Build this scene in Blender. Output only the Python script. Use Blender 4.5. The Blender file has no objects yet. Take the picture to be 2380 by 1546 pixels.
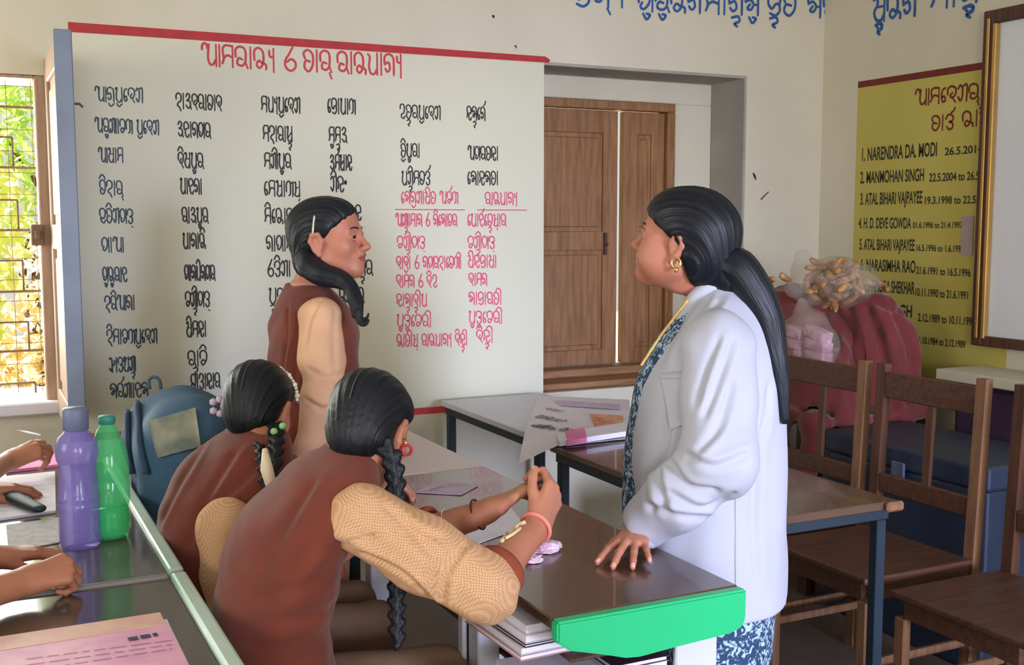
import bpy, bmesh, math, random
import numpy as np
from mathutils import Vector, Matrix

SC = bpy.context.scene
COL = SC.collection
# ------------------------------------------------------------------ camera
F_PX, YAW, PITCH, EYE = 2600.0, math.radians(26.0), math.radians(5.67), 1.45
cam_data = bpy.data.cameras.new('camera')
cam_data.sensor_width = 36.0
cam_data.lens = 36.0 * F_PX / 2380.0
cam_data.clip_start = 0.05
cam = bpy.data.objects.new('camera', cam_data)
COL.objects.link(cam)
cam.location = (0, 0, EYE)
cam.rotation_euler = (math.radians(90) - PITCH, 0, -YAW)
SC.camera = cam
# ------------------------------------------------------------------ world, sun, daylight, added fill lamps
SC.view_settings.view_transform = 'Standard'
SC.view_settings.look = 'None'
SC.view_settings.gamma = 1.0
SC.view_settings.use_curve_mapping = False
SC.view_settings.exposure = 0.05
wd = bpy.data.worlds.new('world'); SC.world = wd
wd.use_nodes = True
bg = wd.node_tree.nodes['Background']
bg.inputs[0].default_value = (0.98, 0.96, 0.92, 1)
bg.inputs[1].default_value = 0.72
def lamp(name, kind, loc, aim, energy, color, **kw):
    d = bpy.data.lights.new(name, kind); d.energy = energy; d.color = color
    for k, v in kw.items(): setattr(d, k, v)
    o = bpy.data.objects.new(name, d); COL.objects.link(o)
    o.location = loc
    o.rotation_euler = (Vector(aim) - Vector(loc)).to_track_quat('-Z', 'Y').to_euler()
    return o
lamp('sun', 'SUN', (-6, -3, 12), (0, 0, 0), 24.0, (1.0, 0.96, 0.88), angle=0.01)
lamp('daylight_doorway', 'AREA', (1.9, -3.5, 1.4), (1.75, 4.1, 0.85), 80, (0.92, 0.95, 1.0), shape='RECTANGLE', size=1.5, size_y=2.0)
lamp('added_chart_beam', 'AREA', (2.0, -3.4, 1.3), (1.95, 4.1, 0.60), 18.0, (0.58, 0.64, 1.0), shape='RECTANGLE', size=1.0, size_y=1.2, spread=math.radians(36))  # extra narrow bluish lamp, added to brighten the chart's lower right
lamp('added_rear_fill', 'AREA', (-0.9, -3.6, 1.6), (1.5, 3.0, 0.9), 75, (1.0, 0.97, 0.93), shape='RECTANGLE', size=1.4, size_y=1.3)  # unseen fill lamp added to brighten the coat front and faces
lamp('daylight_side_window', 'AREA', (-2.45, 1.7, 1.6), (0.6, 2.3, 0.9), 46, (1.0, 0.98, 0.94), shape='RECTANGLE', size=1.5, size_y=1.2)
lamp('daylight_open_window', 'AREA', (-0.30, 4.55, 1.45), (0.35, 2.2, 0.75), 36, (0.98, 1.0, 0.97), shape='RECTANGLE', size=1.0, size_y=0.9)

# ------------------------------------------------------------------ pixel to point helpers (reading places off the photograph)
FW = np.array([math.sin(YAW) * math.cos(PITCH), math.cos(YAW) * math.cos(PITCH), -math.sin(PITCH)])
RT = np.array([math.cos(YAW), -math.sin(YAW), 0.0]); UP = np.cross(RT, FW)
CP = np.array([0, 0, EYE])
def ray(x, y): return FW + RT * (x - 1190) / F_PX - UP * (y - 773) / F_PX
def onz(x, y, z): r = ray(x, y); return CP + r * ((z - EYE) / r[2])
def onY(x, y, Y): r = ray(x, y); return CP + r * (Y / r[1])
def onX(x, y, X): r = ray(x, y); return CP + r * (X / r[0])
def atd(x, y, d): return CP + ray(x, y) * d

# ------------------------------------------------------------------ materials
def lin(c):
    return tuple(((v / 255) / 12.92 if v / 255 <= 0.04045 else ((v / 255 + 0.055) / 1.055) ** 2.4) for v in c)
def M(name, rgb, rough=0.6, var=0.12, scale=8.0, bump=0.0, bscale=60.0, spec=0.4, metal=0.0, rgb2=None, stretch=(1, 1, 1), sheen=0.0, coat=0.0):
    """procedural material: a base colour broken up by noise, and a noise bump"""
    m = bpy.data.materials.new(name); m.use_nodes = True
    nt = m.node_tree; N = nt.nodes; L = nt.links
    b = N['Principled BSDF']
    b.inputs['Roughness'].default_value = rough
    b.inputs['Metallic'].default_value = metal
    b.inputs['Specular IOR Level'].default_value = spec
    if sheen: b.inputs['Sheen Weight'].default_value = sheen
    if coat: b.inputs['Coat Weight'].default_value = coat
    c = lin(rgb)
    tc = N.new('ShaderNodeTexCoord'); mp = N.new('ShaderNodeMapping')
    mp.inputs['Scale'].default_value = stretch
    L.new(tc.outputs['Object'], mp.inputs['Vector'])
    nz = N.new('ShaderNodeTexNoise'); nz.inputs['Scale'].default_value = scale; nz.inputs['Detail'].default_value = 5
    L.new(mp.outputs[0], nz.inputs['Vector'])
    rp = N.new('ShaderNodeValToRGB')
    c2 = lin(rgb2) if rgb2 else tuple(v * (1 - var) for v in c)
    c1 = c if rgb2 else tuple(min(1, v * (1 + var * 0.6)) for v in c)
    rp.color_ramp.elements[0].position = 0.32; rp.color_ramp.elements[0].color = (*c2, 1)
    rp.color_ramp.elements[1].position = 0.68; rp.color_ramp.elements[1].color = (*c1, 1)
    L.new(nz.outputs['Fac'], rp.inputs['Fac']); L.new(rp.outputs[0], b.inputs['Base Color'])
    if bump:
        n2 = N.new('ShaderNodeTexNoise'); n2.inputs['Scale'].default_value = bscale; n2.inputs['Detail'].default_value = 3
        L.new(mp.outputs[0], n2.inputs['Vector'])
        bp = N.new('ShaderNodeBump'); bp.inputs['Strength'].default_value = bump; bp.inputs['Distance'].default_value = 0.004
        L.new(n2.outputs['Fac'], bp.inputs['Height']); L.new(bp.outputs[0], b.inputs['Normal'])
    return m
def glassy(name, rgb, rough=0.05, alpha=0.35, ior=1.2):
    """thin coloured plastic: part see-through, part coloured"""
    m = bpy.data.materials.new(name); m.use_nodes = True
    N = m.node_tree.nodes; L = m.node_tree.links; b = N['Principled BSDF']
    out = N['Material Output']; c = lin(rgb)
    b.inputs['Base Color'].default_value = (*c, 1); b.inputs['Roughness'].default_value = rough
    b.inputs['Specular IOR Level'].default_value = 0.7
    t = N.new('ShaderNodeBsdfTransparent'); t.inputs[0].default_value = (*[0.5 + 0.5 * v for v in c], 1)
    mx = N.new('ShaderNodeMixShader')
    nz = N.new('ShaderNodeTexNoise'); nz.inputs['Scale'].default_value = 25
    mr = N.new('ShaderNodeMapRange'); mr.inputs['To Min'].default_value = alpha - 0.08; mr.inputs['To Max'].default_value = alpha + 0.08
    L.new(nz.outputs['Fac'], mr.inputs['Value']); L.new(mr.outputs[0], mx.inputs[0])
    L.new(b.outputs[0], mx.inputs[1]); L.new(t.outputs[0], mx.inputs[2]); L.new(mx.outputs[0], out.inputs[0])
    return m
def wood(name, rgb, rgb2, rough=0.5, axis='Z', scale=6.0, spec=0.4):
    st = {'Z': (9, 9, 0.9), 'Y': (9, 0.9, 9), 'X': (0.9, 9, 9)}[axis]
    return M(name, rgb, rough, rgb2=rgb2, scale=scale, stretch=st, bump=0.15, bscale=14, spec=spec)

MT = {}
MT['wall'] = M('wall_plaster', (214, 207, 186), 0.8, rgb2=(202, 196, 172), scale=1.6, bump=0.12, bscale=40, spec=0.25)
MT['wall_r'] = MT['wall']
MT['ceil'] = M('ceiling_white', (225, 225, 220), 0.9, 0.05)
MT['floor'] = M('floor_cement', (128, 112, 100), 0.55, rgb2=(106, 92, 82), scale=3.0, bump=0.1)
MT['cream'] = M('sign_cream_paint', (214, 211, 186), 0.62, rgb2=(207, 205, 182), scale=1.1, bump=0.05, bscale=50, spec=0.35)
MT['yellow'] = M('sign_yellow_paint', (196, 184, 96), 0.6, rgb2=(184, 172, 86), scale=2.0, spec=0.3)
MT['red'] = M('red_paint', (176, 44, 46), 0.6, 0.15, 20)
MT['darkred'] = M('dark_red_paint', (112, 38, 30), 0.6, 0.15, 20)
MT['black'] = M('black_paint', (46, 46, 40), 0.6, 0.2, 40)
MT['bluegrey'] = M('blue_grey_paint', (58, 74, 88), 0.6, 0.2, 40)
MT['redtext'] = M('red_text_paint', (196, 62, 66), 0.6, 0.15, 30)
MT['pinktext'] = M('pink_text_paint', (214, 84, 116), 0.6, 0.15, 30)
MT['blue'] = M('blue_paint', (44, 92, 158), 0.6, 0.2, 30)
MT['shutter'] = wood('shutter_wood', (156, 114, 76), (124, 86, 54), 0.45)
MT['shutter_h'] = wood('shutter_wood_rail', (162, 120, 84), (128, 90, 58), 0.45, 'X')
MT['grey'] = M('recess_shade_grey', (160, 156, 148), 0.85, 0.12, 5, bump=0.15)
MT['leafwood'] = wood('casement_wood', (178, 150, 124), (150, 122, 100), 0.5)
MT['leafedge'] = M('casement_blue_edge', (122, 132, 152), 0.5, 0.12, 6)  # blue-grey tone of the leaf's free edge
MT['sill'] = M('sill_cement', (206, 206, 212), 0.7, 0.08, 6)
MT['iron'] = M('iron_bar', (116, 92, 74), 0.6, 0.2, 20)
MT['brass'] = M('brass_wood', (150, 118, 66), 0.4, 0.2, 6, metal=0.3, stretch=(6, 6, 1))
MT['darkwood'] = wood('dark_wood', (92, 62, 48), (68, 44, 34), 0.5)
MT['chairwood'] = wood('chair_wood', (98, 64, 48), (72, 46, 35), 0.45)
MT['chairwood_x'] = wood('chair_wood_x', (98, 64, 48), (72, 46, 35), 0.45, 'X')
MT['chairlight'] = wood('chair_edge_wood', (142, 104, 76), (116, 82, 60), 0.45)
MT['board'] = M('whiteboard_face', (218, 222, 226), 0.3, 0.03, 3, spec=0.5)
MT['desk'] = M('desk_brown_laminate', (98, 73, 60), 0.24, rgb2=(84, 62, 51), scale=4, stretch=(1, 1, 1), spec=0.6, coat=0.4)
MT['desk_sheen'] = M('desk_sheen_laminate', (216, 205, 206), 0.3, 0.06, 4, spec=0.5)  # white sheen on the desk top put into its colour
MT['green'] = M('green_plastic', (40, 190, 122), 0.3, 0.05, 3, spec=0.5)
MT['greendark'] = M('green_edge_band', (28, 132, 92), 0.4, 0.08, 6)
MT['whitemetal'] = M('white_enamel', (206, 208, 220), 0.4, 0.05, 4, spec=0.5)
MT['navy'] = M('navy_enamel', (36, 50, 62), 0.4, 0.12, 8)
MT['paper'] = M('white_paper', (226, 222, 232), 0.8, 0.05, 12)
MT['paperpink'] = M('pink_paper', (224, 128, 176), 0.7, 0.12, 14)
MT['paperlilac'] = M('lilac_page', (204, 186, 206), 0.8, 0.12, 18)
MT['ink'] = M('dark_ink', (60, 50, 66), 0.7, 0.1, 30)
MT['maroon'] = M('maroon_cloth', (118, 46, 46), 0.85, 0.2, 9, bump=0.25, bscale=120, sheen=0.3)
MT['bagblue'] = M('blue_canvas', (58, 92, 118), 0.75, 0.18, 7, bump=0.3, bscale=180)
MT['bagpatch'] = M('bag_patch', (150, 150, 128), 0.75, rgb2=(96, 104, 96), scale=16)
MT['purplebody'] = M('dark_purple_cupboard', (62, 42, 66), 0.6, 0.2, 4)
MT['steelblue'] = M('blue_steel_trunk', (52, 62, 82), 0.45, 0.2, 5)
MT['clear'] = glassy('clear_plastic', (232, 226, 216), 0.15, 0.86)
MT['gold'] = M('golden_snack', (204, 158, 104), 0.45, rgb2=(140, 92, 54), scale=30)
MT['pinkpack'] = M('pink_packet', (222, 178, 198), 0.35, rgb2=(170, 110, 150), scale=22)
MT['purplebottle'] = glassy('purple_plastic', (164, 150, 226), 0.12, 0.66)
MT['greenbottle'] = glassy('green_plastic_bottle', (96, 224, 150), 0.08, 0.66)
MT['capgrey'] = M('cap_grey_blue', (104, 112, 140), 0.5, 0.08, 20)
MT['capgreen'] = M('cap_green', (52, 138, 116), 0.5, 0.08, 20)

# ------------------------------------------------------------------ object helpers
def link(o, parent=None):
    COL.objects.link(o)
    if parent is not None: o.parent = parent
    return o
def thing(name, label, cat, loc=(0, 0, 0), group=None):
    o = bpy.data.objects.new(name, None); COL.objects.link(o)
    o.location = loc; o.empty_display_size = 0.05
    o['label'] = label; o['category'] = cat
    if group: o['group'] = group
    return o
def tag(o, label, cat, group=None):
    o['label'] = label; o['category'] = cat
    if group: o['group'] = group
    return o
def base_of(p):
    v = Vector((0, 0, 0))
    while p is not None:
        v += Vector(p.location); p = p.parent
    return v
def from_arrays(name, v, f, mat, parent=None, smooth=True, mats=None, midx=None):
    """a mesh object from world coordinates; the parent chain only translates"""
    v = np.asarray(v, dtype=float)
    own = None
    if parent is not None:
        own = base_of(parent)
        v = v - np.array(own)
        loc = (0, 0, 0)
    else:
        c = np.array([(v[:, 0].min() + v[:, 0].max()) / 2, (v[:, 1].min() + v[:, 1].max()) / 2, v[:, 2].min()])
        v = v - c; loc = tuple(c)
    me = bpy.data.meshes.new(name)
    me.from_pydata(v.tolist(), [], f if isinstance(f, list) else f.tolist())
    for m in (mats or [mat]): me.materials.append(m)
    if midx is not None: me.polygons.foreach_set('material_index', np.asarray(midx, dtype=np.int32))
    me.polygons.foreach_set('use_smooth', [smooth] * len(me.polygons))
    me.update()
    o = bpy.data.objects.new(name, me); o.location = loc
    return link(o, parent)
def bm_obj(name, bm, mat, parent=None, smooth=False, mats=None):
    bmesh.ops.recalc_face_normals(bm, faces=bm.faces)
    v = [tuple(x.co) for x in bm.verts]; bm.verts.index_update()
    f = [[x.index for x in p.verts] for p in bm.faces]
    mi = [p.material_index for p in bm.faces]
    bm.free()
    return from_arrays(name, v, f, mat, parent, smooth, mats, mi)
def bx(bm, lo, hi, bevel=0.0, mi=0, rot=None, seg=1):
    r = bmesh.ops.create_cube(bm, size=1.0)
    vs = r['verts']
    c = [(lo[i] + hi[i]) / 2 for i in range(3)]
    for v in vs:
        v.co = Vector([v.co[i] * (hi[i] - lo[i]) for i in range(3)])
    if bevel:
        es = list({e for v in vs for e in v.link_edges})
        rr = bmesh.ops.bevel(bm, geom=es, offset=bevel, segments=seg, affect='EDGES', profile=0.5)
        vs = list({v for f in rr['faces'] for v in f.verts} | {v for v in vs if v.is_valid})
    mat = rot if rot is not None else Matrix.Identity(3)
    for v in vs: v.co = mat @ v.co + Vector(c)
    if mi:
        for f in {f for v in vs for f in v.link_faces}: f.material_index = mi
    return vs
def box(name, lo, hi, mat, parent=None, bevel=0.003, rot=None):
    bm = bmesh.new(); bx(bm, lo, hi, bevel, rot=rot)
    return bm_obj(name, bm, mat, parent)
def prism(bm, poly, axis, a, b, mi=0):
    """extrude a 2-D outline along an axis from a to b"""
    def P(p, t):
        return {'X': (t, p[0], p[1]), 'Y': (p[0], t, p[1]), 'Z': (p[0], p[1], t)}[axis]
    A = [bm.verts.new(P(p, a)) for p in poly]; B = [bm.verts.new(P(p, b)) for p in poly]
    fs = [bm.faces.new(A[::-1]), bm.faces.new(B)]
    n = len(poly)
    for i in range(n): fs.append(bm.faces.new((A[i], A[(i + 1) % n], B[(i + 1) % n], B[i])))
    for f in fs: f.material_index = mi
def tube_arrays(pts, rad, n=10, closed=False, flat=None):
    pts = [np.array(p, float) for p in pts]
    m = len(pts); rad = [rad] * m if np.isscalar(rad) else rad
    V = []; Fc = []
    T = []
    for i in range(m):
        a = pts[(i - 1) % m] if (closed or i > 0) else pts[i]; b = pts[(i + 1) % m] if (closed or i < m - 1) else pts[i]
        t = b - a; T.append(t / (np.linalg.norm(t) + 1e-9))
    ref = np.array([0, 0, 1.0]) if abs(T[0][2]) < 0.9 else np.array([1.0, 0, 0])
    u = np.cross(T[0], ref); u /= np.linalg.norm(u)
    for i in range(m):
        u = u - T[i] * (u @ T[i]); u /= np.linalg.norm(u) + 1e-9
        w = np.cross(T[i], u)
        for k in range(n):
            a = 2 * math.pi * k / n
            V.append(pts[i] + rad[i] * (math.cos(a) * u + math.sin(a) * w))
    segs = m if closed else m - 1
    for i in range(segs):
        for k in range(n):
            j = (i + 1) % m
            Fc.append([i * n + k, i * n + (k + 1) % n, j * n + (k + 1) % n, j * n + k])
    if not closed:
        Fc.append(list(range(n))[::-1]); Fc.append([(m - 1) * n + k for k in range(n)])
    return np.array(V), Fc
def merge(parts):
    V = []; Fc = []; o = 0
    for v, f in parts:
        V.append(np.asarray(v)); Fc += [[i + o for i in q] for q in f]; o += len(v)
    return np.vstack(V), Fc
def tube(name, pts, rad, mat, parent=None, n=10, closed=False):
    v, f = tube_arrays(pts, rad, n, closed)
    return from_arrays(name, v, f, mat, parent)
def lathe(name, prof, c, mat, parent=None, n=40, ripple=None, axis=None):
    V = []; Fc = []
    for i, (r, z) in enumerate(prof):
        for k in range(n):
            a = 2 * math.pi * k / n
            rr = r * (1 + (ripple(i, a) if ripple else 0))
            V.append((c[0] + rr * math.cos(a), c[1] + rr * math.sin(a), c[2] + z))
    for i in range(len(prof) - 1):
        for k in range(n):
            Fc.append([i * n + k, i * n + (k + 1) % n, (i + 1) * n + (k + 1) % n, (i + 1) * n + k])
    return from_arrays(name, V, Fc, mat, parent)
def smooth_poly(pts, n=5, closed=False):
    P = [np.array(p, float) for p in pts]
    if len(P) < 3: return P
    out = []
    m = len(P)
    for i in range(m if closed else m - 1):
        p0 = P[(i - 1) % m] if (closed or i > 0) else 2 * P[0] - P[1]
        p1, p2 = P[i], P[(i + 1) % m]
        p3 = P[(i + 2) % m] if (closed or i < m - 2) else 2 * P[-1] - P[-2]
        for k in range(n):
            t = k / n
            out.append(0.5 * ((2 * p1) + (p2 - p0) * t + (2 * p0 - 5 * p1 + 4 * p2 - p3) * t * t + (3 * p1 - p0 - 3 * p2 + p3) * t ** 3))
    if not closed: out.append(P[-1])
    return out
def struct(o): o['kind'] = 'structure'; return o

# ------------------------------------------------------------------ room shell
WY, WX = 4.10, 3.60
LW = (-0.85, 0.285, 0.83, 1.935)       # open window: x0, x1, z0, z1
RW = (2.145, 3.165, 0.735, 2.095)      # shuttered window
T = 0.36
def wall_back():
    bm = bmesh.new()
    xs = [-4.0, LW[0], LW[1], RW[0], RW[1], 3.95]
    def cell(x0, x1, z0, z1): bx(bm, (x0, WY, z0), (x1, WY + T, z1))
    cell(xs[0], xs[1], 0, 3.0)
    cell(xs[1], xs[2], 0, LW[2]); cell(xs[1], xs[2], LW[3], 3.0)
    cell(xs[2], xs[3], 0, 3.0)
    cell(xs[3], xs[4], 0, RW[2]); cell(xs[3], xs[4], RW[3], 3.0)
    cell(xs[4], xs[5], 0, 3.0)
    bmesh.ops.remove_doubles(bm, verts=bm.verts, dist=1e-5)
    return struct(bm_obj('wall_back', bm, MT['wall']))
wall_back()
struct(box('wall_right', (WX, -4.0, 0), (WX + 0.35, WY, 3.0), MT['wall_r'], bevel=0))
bm = bmesh.new()
for lo, hi in (((-2.85, -4.0, 0), (-2.55, 0.9, 3.0)), ((-2.85, 2.5, 0), (-2.55, WY, 3.0)), ((-2.85, 0.9, 0), (-2.55, 2.5, 0.95)), ((-2.85, 0.9, 2.2), (-2.55, 2.5, 3.0))): bx(bm, lo, hi)
struct(bm_obj('wall_left', bm, MT['wall']))
struct(box('floor', (-4.0, -4.0, -0.1), (3.95, WY + T, 0), MT['floor'], bevel=0))
struct(box('ceiling', (-4.2, -4.2, 3.0), (4.3, WY + T + 0.15, 3.15), MT['ceil'], bevel=0))
# grey lining of the shuttered window's recess, soffit shadow painted into its colour
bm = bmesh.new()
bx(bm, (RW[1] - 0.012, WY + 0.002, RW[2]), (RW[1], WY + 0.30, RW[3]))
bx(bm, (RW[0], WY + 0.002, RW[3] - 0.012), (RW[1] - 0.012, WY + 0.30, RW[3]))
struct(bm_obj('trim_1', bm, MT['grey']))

# window_2: brown shutters in a recess
w2 = bpy.data.objects.new('window_2', None); COL.objects.link(w2); w2.location = (2.65, 4.36, 0.735); struct(w2)
yS = 4.375
zt, zb, xr, xl = 2.083, 0.735, 2.945, 2.145
fr = bmesh.new()
bx(fr, (xl, yS - 0.03, 1.985), (RW[1] - 0.012, yS + 0.06, zt), 0.004)
bx(fr, (xr, yS - 0.03, zb), (RW[1] - 0.012, yS + 0.06, 1.985), 0.004)
bm_obj('lintel_plaster', fr, MT['wall'], w2)
fr = bmesh.new()
bx(fr, (xl, yS - 0.045, 1.945), (xr, yS + 0.045, 1.984), 0.004)
bx(fr, (xr - 0.04, yS - 0.045, 0.80), (xr, yS + 0.045, 1.945), 0.004)
bx(fr, (xl - 0.0, yS - 0.045, 0.80), (xl + 0.02, yS + 0.045, 1.945), 0.004)
bm_obj('window_frame', fr, MT['shutter'], w2)
sl = bmesh.new()
bx(sl, (xl, 4.13, 0.738), (RW[1] - 0.012, yS + 0.05, 0.765), 0.005)
bx(sl, (xl, yS - 0.10, 0.765), (xr, yS + 0.045, 0.80), 0.006)
bm_obj('window_sill', sl, MT['shutter_h'], w2)
def leaf_shutter(x0, x1, z0, z1, stile):
    """shutter leaf: stiles, three rails and two fielded panels"""
    b = bmesh.new(); y0, y1 = yS - 0.02, yS + 0.02
    bx(b, (x0, y0, z0), (x0 + stile, y1, z1), 0.003); bx(b, (x1 - stile, y0, z0), (x1, y1, z1), 0.003)
    h = z1 - z0
    rails = [(z0, z0 + 0.07), (z0 + h * 0.455, z0 + h * 0.455 + 0.085), (z1 - 0.10, z1)]
    for a, c in rails: bx(b, (x0 + stile, y0, a), (x1 - stile, y1, c), 0.003)
    o = bm_obj('shutter_leaf', b, MT['shutter'], w2)
    p = bmesh.new()
    for a, c in ((rails[0][1], rails[1][0]), (rails[1][1], rails[2][0])):
        bx(p, (x0 + stile, y0 + 0.012, a), (x1 - stile, y1 - 0.008, c), 0)
        bx(p, (x0 + stile + 0.018, y0 + 0.006, a + 0.018), (x1 - stile - 0.018, y1 - 0.012, c - 0.018), 0.005)
    bm_obj('shutter_panel', p, MT['shutter'], o)
    return o
gapx = onY(1437, 500, yS)[0]
leaf_shutter(xl + 0.02, gapx - 0.017, 0.805, 1.94, 0.075)
leaf_shutter(gapx + 0.014, xr - 0.042, 0.805, 1.94, 0.07)
bm = bmesh.new(); bx(bm, (gapx - 0.090, yS - 0.034, 1.30), (gapx - 0.075, yS - 0.02, 1.40), 0.003)
bx(bm, (gapx - 0.089, yS - 0.046, 1.34), (gapx - 0.076, yS - 0.034, 1.352), 0.003)
bm_obj('shutter_bolt', bm, MT['darkwood'], w2)

# window_1: open casement with an iron grille
w1 = bpy.data.objects.new('window_1', None); COL.objects.link(w1); w1.location = (-0.28, 4.2, LW[2]); struct(w1)
fr = bmesh.new()
bx(fr, (LW[1] - 0.055, WY + 0.0, LW[2]), (LW[1] - 0.001, WY + 0.09, LW[3]), 0.004)
bx(fr, (LW[0] + 0.001, WY, LW[2]), (LW[0] + 0.055, WY + 0.09, LW[3]), 0.004)
bx(fr, (LW[0] + 0.055, WY, LW[3] - 0.012), (LW[1] - 0.055, WY + 0.09, LW[3] - 0.001), 0.003)
bm_obj('window_frame', fr, MT['leafwood'], w1)
bm = bmesh.new(); bx(bm, (LW[0] - 0.05, WY - 0.05, LW[2] - 0.03), (LW[1] + 0.03, WY + T, LW[2] + 0.012), 0.005)
bm_obj('window_sill', bm, MT['sill'], w1)
gp = []
gy = WY + 0.20
def bar(a, b, r=0.005): gp.append(tube_arrays([a, b], r, 6))
z0 = LW[2] + 0.02
full = [onY(60, yy, gy)[2] for yy in (250, 390, 535, 677, 815)]
half = [onY(60, yy, gy)[2] for yy in (320, 465, 605, 748, 890)]
for z in full: bar((LW[0], gy, z), (LW[1], gy, z))
vx = [onY(xx, 500, gy)[0] for xx in (36, 42, 48, 55, 66)]
step = 0.30
for i, z in enumerate(half):
    for k in range(4):
        xx = vx[i] - k * step
        if xx - 0.15 > LW[0]:
            bar((xx - 0.15, gy, z), (xx, gy, z), 0.004)
            zz = (full[i + 1] if i < 4 else LW[2] + 0.01)
            bar((xx, gy, z), (xx, gy, zz), 0.004)
            if i > 0: pass
for k in range(5):
    xx = LW[1] - 0.2 - k * 0.22
    if xx > LW[0]: bar((xx, gy, full[0]), (xx, gy, LW[3]), 0.004)
mesh_w = []
for k in range(14):                                     # fine mesh behind the bars
    xx = LW[0] + 0.04 + k * 0.08
    mesh_w.append(tube_arrays([(xx, gy + 0.02, LW[2]), (xx, gy + 0.02, LW[3])], 0.0012, 4))
for k in range(15):
    zz = LW[2] + 0.04 + k * 0.075
    mesh_w.append(tube_arrays([(LW[0], gy + 0.02, zz), (LW[1], gy + 0.02, zz)], 0.0012, 4))
v, f = merge(gp); gr = from_arrays('grille', v, f, MT['iron'], w1)
v, f = merge(mesh_w); from_arrays('wire_mesh', v, f, MT['iron'], gr)
# casement leaf swung into the room
lx, y0, y1 = 0.262, 3.56, WY - 0.004
za, zc = 0.80, 1.985
lf = bmesh.new()
bx(lf, (lx, y0, za), (lx + 0.036, y0 + 0.075, zc), 0.003)
bx(lf, (lx, y1 - 0.075, za), (lx + 0.036, y1, zc), 0.003)
for a, c in ((za, za + 0.09), (1.36, 1.44), (zc - 0.08, zc)): bx(lf, (lx, y0 + 0.075, a), (lx + 0.036, y1 - 0.075, c), 0.003)
leaf = bm_obj('casement_leaf', lf, MT['leafwood'], w1)
p = bmesh.new()
for a, c in ((za + 0.09, 1.36), (1.44, zc - 0.08)):
    bx(p, (lx + 0.012, y0 + 0.075, a), (lx + 0.024, y1 - 0.075, c), 0)
    bx(p, (lx + 0.006, y0 + 0.10, a + 0.03), (lx + 0.03, y1 - 0.10, c - 0.03), 0.004)
bm_obj('casement_panel', p, MT['leafwood'], leaf)
box('casement_edge', (lx - 0.006, y0 - 0.014, za - 0.01), (lx + 0.044, y0 - 0.0005, zc + 0.02), MT['leafedge'], leaf)
bm = bmesh.new(); bx(bm, (LW[1] - 0.085, WY - 0.035, 1.37), (LW[1] - 0.045, WY - 0.0005, 1.44), 0.004)
bx(bm, (LW[1] - 0.075, WY - 0.05, 1.39), (LW[1] - 0.055, WY - 0.035, 1.42), 0.004)
bm_obj('latch', bm, MT['iron'], w1)
tube('hook', [(lx + 0.04, 3.62, 1.80), (lx + 0.065, 3.62, 1.80), (lx + 0.07, 3.60, 1.79)], 0.004, MT['iron'], leaf, 6)

# outdoors beyond the windows
struct(box('ground', (-9, WY + T, -0.15), (12, 16, -0.05), M('outdoor_earth', (170, 150, 110), 0.9, 0.2, 3), bevel=0))
def leaf_mat(name, a, b):
    m = M(name, a, 0.5, rgb2=b, scale=2.2)
    N = m.node_tree.nodes; L = m.node_tree.links; bs = N['Principled BSDF']
    tr = N.new('ShaderNodeBsdfTranslucent'); mx = N.new('ShaderNodeMixShader'); mx.inputs[0].default_value = 0.45
    src = bs.inputs['Base Color'].links[0].from_socket
    L.new(src, tr.inputs[0]); L.new(bs.outputs[0], mx.inputs[1]); L.new(tr.outputs[0], mx.inputs[2])
    L.new(mx.outputs[0], N['Material Output'].inputs[0]); return m
LEAF = [leaf_mat('leaf_yellow_green', (228, 232, 150), (196, 212, 110)), leaf_mat('leaf_dry_tan', (238, 222, 180), (220, 200, 150)), leaf_mat('leaf_green', (196, 220, 130), (160, 200, 104))]
rng = np.random.default_rng(5)
def bush(name, c, rad, n, mat, label, size=0.06):
    t = thing(name, label, 'tree', (c[0], c[1], -0.05), 'trees outside the open window')
    d = rng.normal(size=(n, 3)); d /= np.linalg.norm(d, axis=1)[:, None]
    r = rng.random(n) ** 0.45
    ctr = np.array(c) + d * r[:, None] * np.array(rad)
    clump = np.sin(ctr[:, 0] * 5.1 + 1) + np.sin(ctr[:, 2] * 6.3 + ctr[:, 1] * 3) > -0.9
    ctr = ctr[clump]; n = len(ctr)
    u = rng.normal(size=(n, 3)); u /= np.linalg.norm(u, axis=1)[:, None]
    w = np.cross(u, rng.normal(size=(n, 3))); w /= np.linalg.norm(w, axis=1)[:, None]
    nn = np.cross(u, w)
    s = size * (0.6 + 0.8 * rng.random(n))[:, None]
    V = np.stack([ctr - u * s, ctr + w * s * 0.42 + nn * s * 0.1, ctr + u * s, ctr - w * s * 0.42 + nn * s * 0.1], 1).reshape(-1, 3)
    Fq = np.arange(4 * n).reshape(n, 4)
    from_arrays('foliage', V, Fq, mat, t, smooth=False)
    parts = []
    for k in range(5):
        e = np.array(c) + np.array(rad) * (rng.random(3) - 0.5) * 1.3
        parts.append(tube_arrays(smooth_poly([(c[0], c[1], -0.05), (c[0] + 0.1 * k - 0.2, c[1], c[2] * 0.5), e], 4), np.linspace(0.05, 0.012, 9), 6))
    v, f = merge(parts); from_arrays('trunk', v, f, MT['darkwood'], t)
bush('tree', (-0.45, 6.4, 1.35), (0.75, 0.5, 1.0), 2600, LEAF[0], 'yellow-green bushy tree close outside the open window')
bush('tree', (0.60, 9.6, 2.3), (1.0, 0.6, 1.3), 2600, LEAF[2], 'darker green tree crown high beyond the window grille')
bush('tree', (0.20, 7.9, 0.55), (1.0, 0.6, 0.8), 2200, LEAF[1], 'tan dry bush low behind the window sill')
bush('tree', (-1.9, 8.4, 2.0), (0.9, 0.9, 1.3), 1600, LEAF[0], 'pale yellow-green tree at far left outside the window')
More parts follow.
